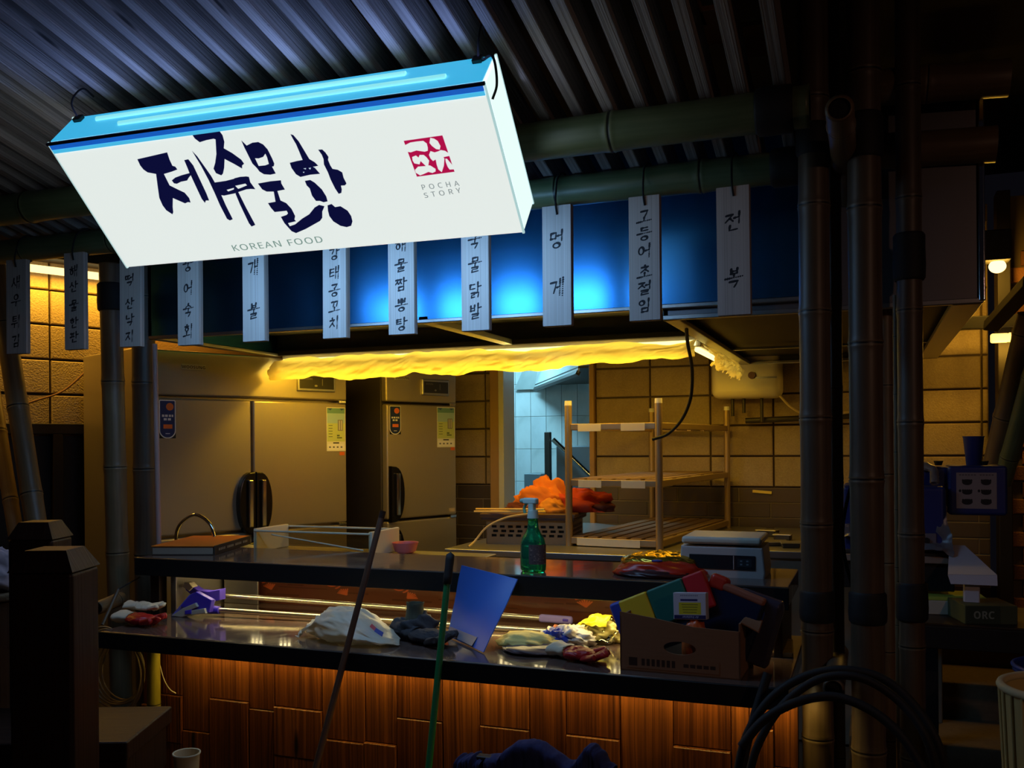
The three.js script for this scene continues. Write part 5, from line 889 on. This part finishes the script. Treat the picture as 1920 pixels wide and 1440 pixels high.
{ // padded envelope, snack wrappers
  const p = atY(972, 1222, BY), g = thing('paper_envelope', 'crumpled yellowish paper envelope beside the blue folder', 'envelope', [p.x + 0.02, BY, p.z - 0.07], 0.05);
  part(g, 'paper', lump(0.23, 0.055, 0.16, 0.5, 3, 81, 0.6), std(S(232, 208, 120), 0.7)); part(g, 'film_edge', lump(0.24, 0.03, 0.2, 0.3, 3, 91, 0.6), std(S(92, 78, 80), 0.3), [0.03, 0, 0.04]);
  const q = atY(1062, 1210, BY), w = thing('snack_wrapper', 'crumpled blue white and orange snack wrapper by the cardboard box', 'wrapper', [q.x, BY, q.z - 0.02], 0);
  part(w, 'white_film', crumple(lump(0.18, 0.062, 0.15, 0.8, 5, 101, 0.4), 0.008, 60, 3), std(S(214, 210, 205), 0.25)); part(w, 'blue_film', crumple(lump(0.11, 0.06, 0.11, 0.8, 5, 111, 0.4), 0.006, 60, 5), std(S(44, 66, 168), 0.3), [-0.035, 0, 0.05]); part(w, 'orange_flap', sheet(V3(-0.09, 0.03, 0.02), V3(-0.05, 0.02, 0.06), V3(-0.03, 0.075, 0.03), V3(-0.05, 0.07, 0.0), 0.002, 4, 4, 0.006), std(S(226, 110, 36), 0.35));
  const r = atY(1130, 1205, BY), y = thing('snack_wrapper', 'shiny yellow and silver wrapper tucked against the cardboard box', 'wrapper', [r.x, BY, r.z - 0.03], 0);
  part(y, 'silver_film', crumple(sheet(V3(-0.09, 0.005, 0.07), V3(0.06, 0.02, 0.08), V3(0.07, 0.075, -0.02), V3(-0.07, 0.07, -0.04), 0.002, 24, 24, 0.03, 5), 0.01, 30, 4), std(S(200, 192, 150), 0.15, 1)); part(y, 'yellow_film', crumple(sheet(V3(-0.10, 0.06, 0.05), V3(0.02, 0.07, 0.06), V3(0.03, 0.1, 0.0), V3(-0.06, 0.09, -0.02), 0.002, 16, 12, 0.02, 8), 0.006, 40, 8), std(S(238, 224, 40), 0.35)); part(y, 'base_film', lump(0.15, 0.07, 0.12, 0.6, 5, 121, 0.5), std(S(186, 176, 110), 0.3));
}
{ // cardboard box full of shopping
  const p = atY(1163, 1256, BY), w = 0.385, d = 0.27, h = 0.175, th = 0.005, g = thing('cardboard_box', 'open brown cardboard box with hand hole at the front of the bar', 'box', [p.x, BY, p.z], -0.03);
  const t = canvasTex(256, 256, (c, ww, hh) => { c.fillStyle = '#8a6446'; c.fillRect(0, 0, ww, hh); for (let k = 0; k < 200; k++) { c.fillStyle = `rgba(${rnd() < 0.5 ? '110,78,52' : '160,124,92'},0.15)`; c.fillRect(rnd(ww), rnd(hh), rnd(10, 60), 1.5); } }); t.repeat.set(3, 3); M.card = std(0xffffff, 0.85, 0, { map: t });
  const oval = []; for (let k = 0; k < 20; k++) { const a = -k / 20 * 2 * Math.PI; oval.push([0.195 + 0.052 * Math.cos(a), 0.085 + 0.021 * Math.sin(a)]); }
  part(g, 'base', moved(box(w, th, d), w / 2, th / 2, -d / 2), M.card); part(g, 'front_wall', extrude([[0, 0], [w, 0], [w, h - 0.025], [w * 0.62, h - 0.02], [w * 0.3, h], [0, h + 0.015]], th, 0, [oval]), M.card, [0, 0, -th]);
  part(g, 'rear_wall', moved(box(w, h, th), w / 2, h / 2, -d + th / 2), M.card); for (const x of [th / 2, w - th / 2]) part(g, 'side_wall', moved(box(th, h, d), x, h / 2, -d / 2), M.card); part(g, 'flap', sheet(V3(w, h, -d), V3(w, h, -0.02), V3(w + 0.05, h - 0.03, -0.04), V3(w + 0.05, h + 0.02, -d + 0.02), th, 4, 4), M.card);
  part(g, 'printed_band', new THREE.PlaneGeometry(0.3, 0.04), label(256, 36, (c, ww, hh) => { c.fillStyle = '#8a6446'; c.fillRect(0, 0, ww, hh); c.fillStyle = '#3a2418'; c.fillRect(8, 6, 24, 24); for (let k = 0; k < 7; k++) c.fillRect(44 + k * 14, 8, 9, 20); for (let k = 0; k < 5; k++) c.fillRect(160 + k * 18, 14, 14, 10); }), [0.17, 0.032, 0.0008]);
  const in_ = (x, y, z) => g.localToWorld(V3(x, y, z)); g.updateMatrixWorld(true);
  const s = thing('sponge_pack', 'striped yellow green and red sponge pack sticking up from the box', 'package', in_(0.005, 0.085, -0.13)); s.rotation.set(-0.1, -0.05, 0.40);
  const cols = [[S(226, 190, 40), 0.0, 0.105], [S(36, 110, 96), 0.105, 0.235], [S(196, 32, 40), 0.235, 0.31]]; for (const [c, x0, x1] of cols) part(s, 'sponge_stripe', moved(rbox(x1 - x0 - 0.001, 0.125, 0.045, 0.008, 3), (x0 + x1) / 2, 0.06, 0), std(c, 0.55)); part(s, 'blue_backing', moved(rbox(0.05, 0.12, 0.05, 0.012, 3), -0.012, 0.065, -0.008), std(S(50, 66, 170), 0.5)); part(s, 'lower_pad', moved(rbox(0.2, 0.09, 0.05, 0.02, 3), 0.14, -0.03, -0.01), std(S(40, 60, 90), 0.6));
  const o = thing('orange_pack', 'orange wrapped pack under the white carton in the box', 'package', in_(0.235, 0.006, -0.055)); part(o, 'wrap', lump(0.085, 0.165, 0.08, 0.3, 4, 131, 0.8), std(S(206, 96, 40), 0.4));
  const a = thing('air_freshener_box', 'small white carton with yellow label propped in the cardboard box', 'carton', in_(0.222, 0.172, -0.035)); a.rotation.set(-0.12, 0, 0.04);
  const W = 0.105, H = 0.085; part(a, 'carton', moved(rbox(W, H, 0.05, 0.002), 0, H / 2, -0.025), std(S(205, 205, 214), 0.5));
  part(a, 'printed_front', new THREE.PlaneGeometry(W - 0.004, H - 0.004), label(192, 150, (c, ww, hh) => { c.fillStyle = '#c9ccdc'; c.fillRect(0, 0, ww, hh); c.fillStyle = '#8a90a8'; for (let k = 0; k < 10; k++) c.fillRect(40 + k * 11, 10, 8, 7); c.fillStyle = '#2a2c70'; c.fillRect(40, 34, 104, 12); c.fillStyle = '#d6cf2c'; c.fillRect(30, 54, 134, 70); c.fillStyle = '#8a8620'; for (let r = 0; r < 4; r++) c.fillRect(46 + r * 3, 64 + r * 15, 100 - r * 6, 5); c.fillStyle = '#20225c'; c.fillRect(0, 128, ww, 22); c.save(); c.translate(96, 139); c.rotate(Math.PI); c.fillStyle = '#d8dcf0'; c.font = 'italic 17px sans-serif'; c.fillText('Air freshener', -54, 6); c.restore(); }), [0, H / 2, 0.0006]);
  const b = thing('wrapped_bag', 'dark navy plastic packet with striped top edge in the box', 'package', in_(0.275, 0.02, -0.12)); b.rotation.set(-0.2, -0.1, -0.35); part(b, 'packet', crumple(moved(rbox(0.2, 0.26, 0.05, 0.02, 5), 0.0, 0.13, 0), 0.012, 14, 5), std(S(26, 34, 60), 0.3)); part(b, 'striped_edge', moved(rbox(0.19, 0.03, 0.052, 0.012, 3), 0, 0.245, 0.004), std(S(150, 92, 70), 0.4)); part(b, 'red_corner', moved(rbox(0.06, 0.05, 0.054, 0.014, 3), -0.07, 0.25, 0.004), std(S(184, 50, 34), 0.35));
  const e = thing('wrapped_bag', 'crinkled clear packet with blue print behind the box at its right', 'package', in_(0.36, 0.03, -0.16)); e.rotation.z = -0.3; part(e, 'packet', crumple(moved(rbox(0.15, 0.22, 0.06, 0.02, 5), 0.01, 0.11, 0), 0.02, 18, 15), std(S(64, 60, 76), 0.25)); part(e, 'blue_print', crumple(moved(rbox(0.07, 0.06, 0.062, 0.016, 4), 0.0, 0.16, 0.004), 0.006, 20, 6), std(S(40, 60, 130), 0.3));
}
{ const p = atY(1440, 1225, BY), g = thing('lit_surface_board', 'added pale board for the lit bar surface by the right posts', 'board', [p.x - 0.02, BY, p.z - 0.06], 0.08); part(g, 'board', moved(rbox(0.2, 0.018, 0.24, 0.005, 2, 'x'), 0, 0.009, 0), std(S(206, 178, 116), 0.6, 0, { map: M.palewood.map })); part(g, 'hang_hole', moved(cyl(0.01, 0.01, 0.0186, 16), 0.08, 0.0095, -0.09), M.black); }  // pale board added so this end of the bar looks lit
// ------------------------------------------------------------------ sticks leaning on the bar
{
  const a = atZ(536, 1652, -2.69), b = atZ(718, 958, -2.99), g = thing('wooden_stick', 'long brown wooden stick leaning against the bar edge', 'stick', [0, 0, 0]);
  a.y = 0.008; part(g, 'shaft', between((L) => uvM(cyl(0.0105, 0.013, L, 16), 'y'), a, b), std(S(150, 118, 96), 0.55, 0, { map: M.palewood.map })); part(g, 'end_cap', between((L) => cyl(0.0115, 0.0115, L, 16), b.clone().lerp(a, 0.02), b), M.darkwood);
  const c = atZ(777, 1655, -2.69), d = atZ(845, 1035, -2.965), k = c.clone().lerp(d, 0.895), h = thing('broom_handle', 'green broom handle with black grip leaning against the bar edge', 'broom', [0, 0, 0]); c.y = 0.008;
  part(h, 'shaft', between((L) => cyl(0.0115, 0.0115, L, 16), c, k), std(S(24, 118, 66), 0.45)); part(h, 'grip', between((L) => lathe([[0.001, -L / 2], [0.015, -L / 2], [0.0155, -L / 4], [0.0145, 0], [0.0155, L / 4], [0.0145, L / 2 - 0.01], [0.001, L / 2]], 16), k, d), M.rubber);
}
// ------------------------------------------------------------------ right return counter with the blue machine
{
  const g = thing('side_bar', 'dark counter return at the right beyond the bamboo posts', 'counter', [0, 0, 0]);
  part(g, 'worktop', moved(rbox(1.5, 0.05, 0.5, 0.005, 2, 'x'), 0.90, 0.735, -4.36), M.darkwood); part(g, 'front_edge', moved(rbox(1.5, 0.09, 0.03, 0.004, 1, 'x'), 0.90, 0.705, -4.115), M.black);
  for (const x of [0.24, 1.5]) part(g, 'leg', moved(rbox(0.06, 0.70, 0.06, 0.004), x, 0.35, -4.5), M.black);
  const s = thing('raised_shelf', 'raised shelf with pale edge that carries the blue machine', 'shelf', [0, 0, 0]);
  part(s, 'board', moved(rbox(0.62, 0.03, 0.42, 0.004, 1, 'x'), 0.03, 0.985, -4.56), std(S(150, 128, 112), 0.6)); part(s, 'fascia', moved(rbox(0.6, 0.12, 0.03, 0.004, 1, 'x'), 0.03, 0.91, -4.39), M.black); for (const x of [-0.22, 0.28]) part(s, 'post', moved(rbox(0.05, 0.24, 0.05, 0.004), x, 0.865, -4.62), M.black);
}
{ // machine: blue body in plastic, head with pictogram plate
  const g = thing('sealing_machine', 'dark blue countertop machine with pictogram plate on its head', 'machine', [0.08, 1.0, -4.52]); const B = std(S(38, 52, 118), 0.4);
  part(g, 'body', moved(rbox(0.42, 0.30, 0.3, 0.02, 3), 0.01, 0.15, 0), B); part(g, 'base_plate', moved(rbox(0.44, 0.02, 0.32, 0.005), 0.01, 0.01, 0), M.darksteel); part(g, 'switch_plate', rbox(0.12, 0.075, 0.004, 0.002), std(S(120, 110, 116), 0.5), [0.12, 0.06, 0.152]); part(g, 'dial', cyl(0.015, 0.015, 0.012, 16).rotateX(Math.PI / 2), M.black, [0.14, 0.065, 0.158]);
  const a = atZ(1788, 880, -4.4), b = atZ(1882, 962, -4.4), w = b.x - a.x, h = a.y - b.y, hd = part(g, 'head', moved(rbox(w + 0.04, h + 0.03, 0.2, 0.015, 3), (a.x + b.x) / 2 - 0.08, (a.y + b.y) / 2 - 1.0, -0.01), B);
  part(hd, 'pictogram_plate', new THREE.PlaneGeometry(w * 0.82, h * 0.84), label(192, 150, (c, ww, hh) => { c.fillStyle = '#a3938e'; c.fillRect(0, 0, ww, hh); c.fillStyle = '#4a4142'; for (let k = 0; k < 12; k++) { if (k !== 6) c.fillRect(14 + k * 14, 8, 10, 3); } c.fillStyle = '#1c1a1e'; for (const x of [52, 142]) for (const [y, r] of [[40, 24], [82, 24], [122, 26]]) { c.beginPath(); c.ellipse(x, y, r, y === 82 ? 10 : 12, 0, 0, 7); c.fill(); for (let k = -2; k <= 2; k++) { c.beginPath(); c.arc(x + k * 10, y - 7, 5, 0, 7); c.fill(); } } for (const x of [18, 108]) { c.beginPath(); c.arc(x, 76, 6, 0, 7); c.fill(); } }), [(a.x + b.x) / 2 - 0.085, (a.y + b.y) / 2 - 1.0, 0.0915]);
  part(g, 'neck', moved(rbox(0.2, 0.1, 0.16, 0.015), 0.14, 0.33, -0.03), B);
  for (const [x, y] of [[0.20, 0.395], [0.38, 0.41]]) part(g, 'knob', cyl(0.02, 0.014, 0.02, 12), M.black, [x, (a.y - 1.0) + 0.024, 0]); void h;
  const c = atZ(1827, 872, -4.5), cup = thing('blue_cup', 'dark blue tapered cup standing on the machine head', 'cup', [c.x, a.y + 0.015 , -4.53]);
  part(cup, 'cup', lathe([[0.001, 0], [0.03, 0], [0.042, 0.12], [0.044, 0.125], [0.040, 0.125], [0.028, 0.006], [0.001, 0.006]], 28), std(S(34, 48, 120), 0.4)); part(cup, 'rim', new THREE.TorusGeometry(0.0425, 0.0025, 8, 28).rotateX(Math.PI / 2).translate(0, 0.124, 0), std(S(44, 60, 140), 0.4));
  const film = phys(S(150, 146, 150), 0.3, { transmission: 0.45, thickness: 0 }), fg = thing('plastic_sheet', 'crumpled clear plastic sheet draped over the blue machine', 'plastic', [0.12, 1.28, -4.5]);
  part(fg, 'film', crumple(sheet(V3(-0.26, -0.2, 0.19), V3(0.2, -0.26, 0.2), V3(0.16, 0.09, -0.06), V3(-0.2, 0.07, -0.1), 0.001, 40, 40, 0.06, 4, 4), 0.03, 9, 3), film); part(fg, 'film_knot', crumple(tube([[0.02, 0.05, 0.02], [0.08, 0.1, 0.03], [0.13, 0.09, 0.05], [0.14, 0.03, 0.08]], 0.018, 24, 10), 0.012, 40, 4), film);
}
{ const p = atZ(1800, 1015, -4.25), g = thing('white_chute', 'white plastic chute tray sticking out below the machine', 'tray', [p.x, 1.0, -4.3], 0); const W2 = std(S(206, 200, 206), 0.4);
  part(g, 'tray', sheet(V3(-0.03, 0.045, -0.1), V3(0.03, 0.045, -0.1), V3(0.13, -0.05, 0.1), V3(-0.05, -0.055, 0.1), 0.006, 6, 6), W2); part(g, 'lip', sheet(V3(-0.05, -0.055, 0.1), V3(0.13, -0.05, 0.1), V3(0.13, -0.09, 0.11), V3(-0.04, -0.09, 0.11), 0.006, 6, 3), W2); part(g, 'support', moved(rbox(0.06, 0.16, 0.04, 0.006), 0.04, -0.155, 0.06), W2); }
{ // box with lettering and papers on the side bar
  const p = atY(1754, 1162, 0.76), g = thing('carton', 'dark green printed carton lying on the right counter', 'carton', [0.42, 0.76, -4.25], 0.25); const t = label(128, 64, (c, w, h) => { c.fillStyle = '#2c3a28'; c.fillRect(0, 0, w, h); c.strokeStyle = '#8d9482'; c.lineWidth = 5; c.font = 'bold 40px sans-serif'; c.fillStyle = '#8d9482'; c.fillText('ORC', 26, 46); });
  part(g, 'body', moved(rbox(0.2, 0.075, 0.2, 0.003), 0, 0.0375, 0), std(S(70, 78, 50), 0.6)); part(g, 'printed_side', new THREE.PlaneGeometry(0.13, 0.07), t, [-0.03, 0.0375, 0.1006]); void p;
  const q = thing('paper_stack', 'stack of pale and lime papers behind the printed carton', 'paper', [0.30, 0.76, -4.42], 0.1); part(q, 'white_papers', moved(rbox(0.3, 0.06, 0.2, 0.004), 0, 0.03, 0), std(S(196, 184, 160), 0.8)); part(q, 'lime_papers', moved(rbox(0.28, 0.016, 0.19, 0.003), 0.0, 0.068, 0.005), std(S(170, 190, 70), 0.7)); }
{ const p = atY(1890, 1400, 0.16), g = thing('blue_bin', 'tall dark blue plastic bin at the right beside the steps', 'bin', [0.66, 0.0, -3.91]); part(g, 'tub', lathe([[0.001, 0], [0.12, 0], [0.16, 0.74], [0.172, 0.745], [0.172, 0.77], [0.15, 0.765], [0.115, 0.012], [0.001, 0.012]], 32).scale(1, 0.86, 1), std(S(30, 58, 150), 0.45)); part(g, 'rim', new THREE.TorusGeometry(0.17, 0.008, 8, 32).rotateX(Math.PI / 2).translate(0, 0.66, 0), std(S(36, 66, 160), 0.45)); void p; }
{ const c = atZ(1988, 1420, -2.9), g = thing('straw_basket', 'ribbed straw-coloured basket on the floor near the blue bin', 'basket', [c.x + 0.02, 0, -2.9]); const top = atZ(1900, 1285, -2.9).y, Mw = std(S(196, 168, 104), 0.8); part(g, 'body', lathe([[0.001, 0], [0.13, 0], [0.165, top], [0.155, top], [0.12, 0.012], [0.001, 0.012]], 40), Mw); for (let k = 0; k < 26; k++) { const a = k / 26 * 2 * Math.PI; part(g, 'rib', between((L) => cyl(0.006, 0.006, L, 6), V3(0.131 * Math.cos(a), 0.005, 0.131 * Math.sin(a)), V3(0.166 * Math.cos(a), top, 0.166 * Math.sin(a))), Mw); } part(g, 'rim', new THREE.TorusGeometry(0.163, 0.012, 8, 40).rotateX(Math.PI / 2).translate(0, top, 0), std(S(206, 186, 140), 0.7)); }
{ // black hoses looped over the pole end
  const H = (pts, r, l) => solo('rubber_hose', l, 'hose', tube(pts.map(([x, y, z]) => atZ(x, y, z)), r, 70, 10), M.rubber, undefined, undefined, 'black hoses looped over the pole end');
  H([[1375, 1490, -2.75], [1400, 1380, -2.76], [1445, 1310, -2.78], [1510, 1268, -2.8], [1580, 1256, -2.8], [1660, 1275, -2.8], [1720, 1330, -2.78], [1760, 1400, -2.75], [1775, 1480, -2.75]], 0.013, 'outermost black hose arching over the lashed pole end');
  H([[1395, 1500, -2.69], [1420, 1400, -2.7], [1470, 1320, -2.72], [1540, 1272, -2.74], [1610, 1270, -2.74], [1680, 1310, -2.74], [1735, 1380, -2.71], [1762, 1480, -2.7]], 0.012, 'second black hose just inside the outermost loop');
  H([[1390, 1400, -2.65], [1430, 1352, -2.66], [1490, 1318, -2.68], [1560, 1306, -2.7], [1630, 1330, -2.69], [1690, 1380, -2.67], [1735, 1450, -2.65]], 0.013, 'lower black hose passing below the pole end');
  H([[1440, 1262, -2.86], [1425, 1310, -2.84], [1410, 1360, -2.82], [1395, 1420, -2.8], [1388, 1500, -2.8]], 0.014, 'straight black hose hanging down from the bar corner');
}
solo('thin_cable', 'thin black cable hanging beside the right posts', 'cable', tube([atZ(1600, 895, -3.15), atZ(1586, 950, -3.14), atZ(1580, 1000, -3.14), atZ(1585, 1050, -3.14), atZ(1598, 1100, -3.15)], 0.006, 30, 6), M.rubber);

// ------------------------------------------------------------------ left end of the bar: coil of wire, bamboo leg
{ const c = atZ(215, 1262, -3.02), g = thing('wire_coil', 'coil of pale wire hanging under the left end of the bar', 'wire', [c.x, c.y, -3.02]); const Mw = std(S(150, 132, 96), 0.5);
  for (let k = 0; k < 8; k++) part(g, 'loop', tube(Array.from({ length: 16 }, (_, i) => { const a = i / 16 * 2 * Math.PI, r = 0.11 + 0.008 * k; return [r * Math.cos(a) + 0.006 * Math.sin(3 * a + k), r * 1.15 * Math.sin(a) + 0.008 * Math.cos(2 * a + k) + 0.012, 0.012 * (k - 4) + 0.01 * Math.sin(2 * a)]; }), 0.004, 60, 6, true), Mw); part(g, 'tie', tube([[0.05, 0.14, -0.05], [0.05, 0.17, 0], [0.05, 0.14, 0.05]], 0.004, 12, 6), M.string); }
pole('bamboo_post', 'yellow-green bamboo post under the left end of the bar', 'post', atZ(288, 1340, -3.02).setY(0), atZ(288, 1222, -3.02).setY(BY - 0.062), 0.026, M.bambooYellow, { inter: 0.32, phase: 0.4 });
solo('thin_wire', 'thin white wire drooping before the wooden bar front', 'wire', tube([atZ(298, 1240, -3.05), atZ(308, 1275, -3.06), atZ(320, 1294, -3.07), atZ(330, 1300, -3.08)], 0.0022, 24, 6), M.cotton);
{ const g = thing('bamboo_roll', 'short brown bamboo piece tied under the ledge at the left', 'bamboo', [0, 0, 0]); const a = atZ(183, 1140, -3.15), b = atZ(228, 1122, -3.3); part(g, 'cane', between((L) => bambooGeo(L, 0.03, 0.3, 0.4), a, b), M.bambooBrown); part(g, 'tie', between((L) => cyl(0.008, 0.008, L, 8), atZ(192, 1172, -3.1), atZ(222, 1105, -3.2)), M.bambooDark); part(g, 'cord', between((L) => cyl(0.003, 0.003, L, 6), atZ(222, 1105, -3.2), atZ(262, 1082, -3.3)), M.string); }

// ------------------------------------------------------------------ foreground at the left: dark wooden posts and bench
function newel(label_, px, py, wpx, t, z) {
  const c = atT(px, py, t), w = wpx * t / F, h = c.y, g = thing('newel_post', label_, 'post', [c.x, 0, c.z], 0.38);
  part(g, 'shaft', moved(rbox(w * 0.98, h - 0.05, w * 0.98, 0.012, 2), 0, (h - 0.05) / 2, 0), M.darkwood);
  const cap = new THREE.CylinderGeometry(w * 0.38 * 1.2, w * 0.5 * 1.42, 0.05, 4, 1).rotateY(Math.PI / 4); part(g, 'chamfered_cap', moved(cap, 0, h - 0.025, 0).toNonIndexed(), M.darkwood); g.children[1].geometry.computeVertexNormals(); uvM(g.children[1].geometry); return g;
}
newel('thicker dark wooden post with chamfered top beside the bench', 103, 1028, 118, 2.3);
newel('slimmer dark wooden post behind the thicker chamfered one', 76, 977, 84, 2.85);
{ const a = atY(300, 1338, 0.72), g = thing('wooden_bench', 'dark wooden bench end beside the chamfered posts', 'bench', [0, 0, 0]); const p = atY(215, 1352, 0.72);
  g.position.set(p.x, 0, p.z); g.rotation.y = 0.38; part(g, 'seat', moved(rbox(0.62, 0.05, 0.34, 0.006, 2, 'x'), -0.20, 0.695, 0.02), M.darkwood); part(g, 'apron', moved(rbox(0.6, 0.12, 0.3, 0.006, 2, 'x'), -0.20, 0.61, 0.02), M.darkwood); for (const [x, z] of [[-0.46, -0.1], [0.06, -0.1], [-0.46, 0.14], [0.06, 0.14]]) part(g, 'leg', moved(rbox(0.06, 0.55, 0.06, 0.004), x, 0.275, z), M.darkwood); void a;
  const c = atY(352, 1440, 0.55), b = thing('paper_cup', 'pale paper cup standing beside the bench', 'cup', [atT(350, 1440, 2.95).x, 0.356, atT(350, 1440, 2.95).z]); void c;
  part(b, 'cup', lathe([[0.001, 0], [0.03, 0], [0.04, 0.165], [0.043, 0.168], [0.043, 0.174], [0.037, 0.172], [0.028, 0.006], [0.001, 0.006]], 28), std(S(206, 196, 158), 0.6)); part(b, 'drink', cyl(0.034, 0.034, 0.004, 24), std(S(96, 70, 46), 0.3), [0, 0.14, 0]);
  const q = b.position, st = thing('low_stool', 'small dark stool carrying the paper cup', 'stool', [q.x, 0, q.z]); part(st, 'seat', moved(cyl(0.11, 0.11, 0.03, 28), 0.03, 0.341, 0), M.darkwood); for (const k of [0, 1, 2]) { const t = k * 2.1; part(st, 'leg', moved(cyl(0.013, 0.013, 0.33, 10), 0.03 + 0.08 * Math.cos(t), 0.165, 0.08 * Math.sin(t)), M.darkwood); } }
{ // grey-white bag on a low wall at the left edge
  const p = atT(0, 1108, 3.0), g = thing('plinth', 'low dark plinth carrying the pale grey cloth bag', 'plinth', [p.x - 0.1, 0, p.z]); part(g, 'block', moved(rbox(0.36, p.y - 0.02, 0.4, 0.01), 0, (p.y - 0.02) / 2, 0), M.darkwood); part(g, 'slab', moved(rbox(0.4, 0.02, 0.44, 0.006), 0, p.y - 0.01, 0), M.concrete);
  const b = thing('grey_bag', 'pale grey cloth bag with a red tag on the low plinth', 'bag', [p.x - 0.06, p.y, p.z]); part(b, 'cloth', lump(0.24, 0.13, 0.2, 0.6, 4, 151, 0.5), std(S(150, 140, 150), 0.9)); part(b, 'red_tag', lump(0.07, 0.03, 0.05, 0.4, 5, 161, 0.5), M.redRubber, [0.03, 0.125, 0.02]); }
{ // blue denim draped over a chair at the bottom edge
  const c = atT(1010, 1402, 2.35), back = thing('chair', 'dark wooden chair whose top rail carries the blue jeans', 'chair', [c.x, 0, c.z]);
  part(back, 'top_rail', moved(rbox(0.34, 0.05, 0.03, 0.006, 2, 'x'), 0, c.y - 0.06, 0), M.darkwood); for (const x of [-0.15, 0.15]) { part(back, 'rear_leg', moved(rbox(0.035, c.y - 0.05, 0.035, 0.004), x, (c.y - 0.05) / 2, -0.01), M.darkwood); part(back, 'front_leg', moved(rbox(0.035, 0.43, 0.035, 0.004), x, 0.215, 0.34), M.darkwood); } part(back, 'seat', moved(rbox(0.38, 0.03, 0.4, 0.008, 2), 0, 0.445, 0.17), M.darkwood);
  const t = dataTex(256, 256, (u, v) => { const k = 0.5 + 0.5 * Math.sin((u + v) * 2 * Math.PI * 60); return mixc([0.10, 0.14, 0.34], [0.20, 0.26, 0.50], clamp01(k * 0.6 + 0.5 * loopNoise(u, v, 30, 30, 3, 3) + 0.2)); }, true), den = std(0xffffff, 0.9, 0, { map: t, side: THREE.DoubleSide });
  const drape = (w, x0, hump, sd) => { const n = 48, m = 40, g = new THREE.PlaneGeometry(1, 1, n, m), p = g.attributes.position; for (let j = 0; j <= m; j++) for (let i = 0; i <= n; i++) { const u = i / n - 0.5, v = j / m - 0.5, k = j * (n + 1) + i, s = v * 0.7, over = Math.abs(s), y = -Math.max(0, over - 0.03) * 0.98, z = Math.sign(s) * Math.min(over, 0.03 + 0.12 * over); p.setXYZ(k, x0 + u * w + 0.01 * fbm(v * 5, sd, 1), y + hump * Math.cos(u * Math.PI) ** 2 + 0.02 * fbm(u * 5 + sd, v * 2, 2) - 0.035, z + 0.035 * fbm(u * 9 + sd, v * 2.5, sd) * Math.min(1, over * 8)); } g.computeVertexNormals(); return g; };
  const j = thing('blue_jeans', 'dark blue denim jeans draped over a chair back before the bar', 'jeans', [c.x, c.y, c.z]); part(j, 'leg_fabric', drape(0.24, -0.02, 0.05, 3), den); part(j, 'leg_fabric', drape(0.11, 0.135, 0.055, 9), den, [0, 0, -0.01]); part(j, 'hem', drape(0.07, -0.18, 0.01, 14), den, [0, -0.01, 0.01]); }
{ // hanging hall lamp behind the viewer, out of the frame; an unseen source of warm fill on posts and boards
  const g = thing('pendant_lamp', 'warm pendant lamp hanging over the alley before the stall', 'lamp', [2.1, 2.5, -0.3]);
  part(g, 'lamp_shade', lathe([[0.03, 0.16], [0.06, 0.14], [0.16, 0.0], [0.155, 0.0], [0.055, 0.132], [0.028, 0.15]], 28), M.black); part(g, 'bulb', new THREE.SphereGeometry(0.05, 16, 12), std(S(255, 220, 170), 0.5, 0, { emissive: new THREE.Color().setRGB(1, 0.6, 0.3), emissiveIntensity: 6 }), [0, 0.0, 0]); part(g, 'flex', moved(cyl(0.005, 0.005, 0.95, 8), 0, 0.63, 0), M.black);
  const l = new THREE.PointLight(new THREE.Color().setRGB(1, 0.56, 0.38), KL.hall); l.name = 'pendant_light'; l.position.set(2.1, 2.5, -0.3); l.castShadow = true; l.shadow.radius = 2.5; scene.add(l);
}
renderer.render(scene, camera);
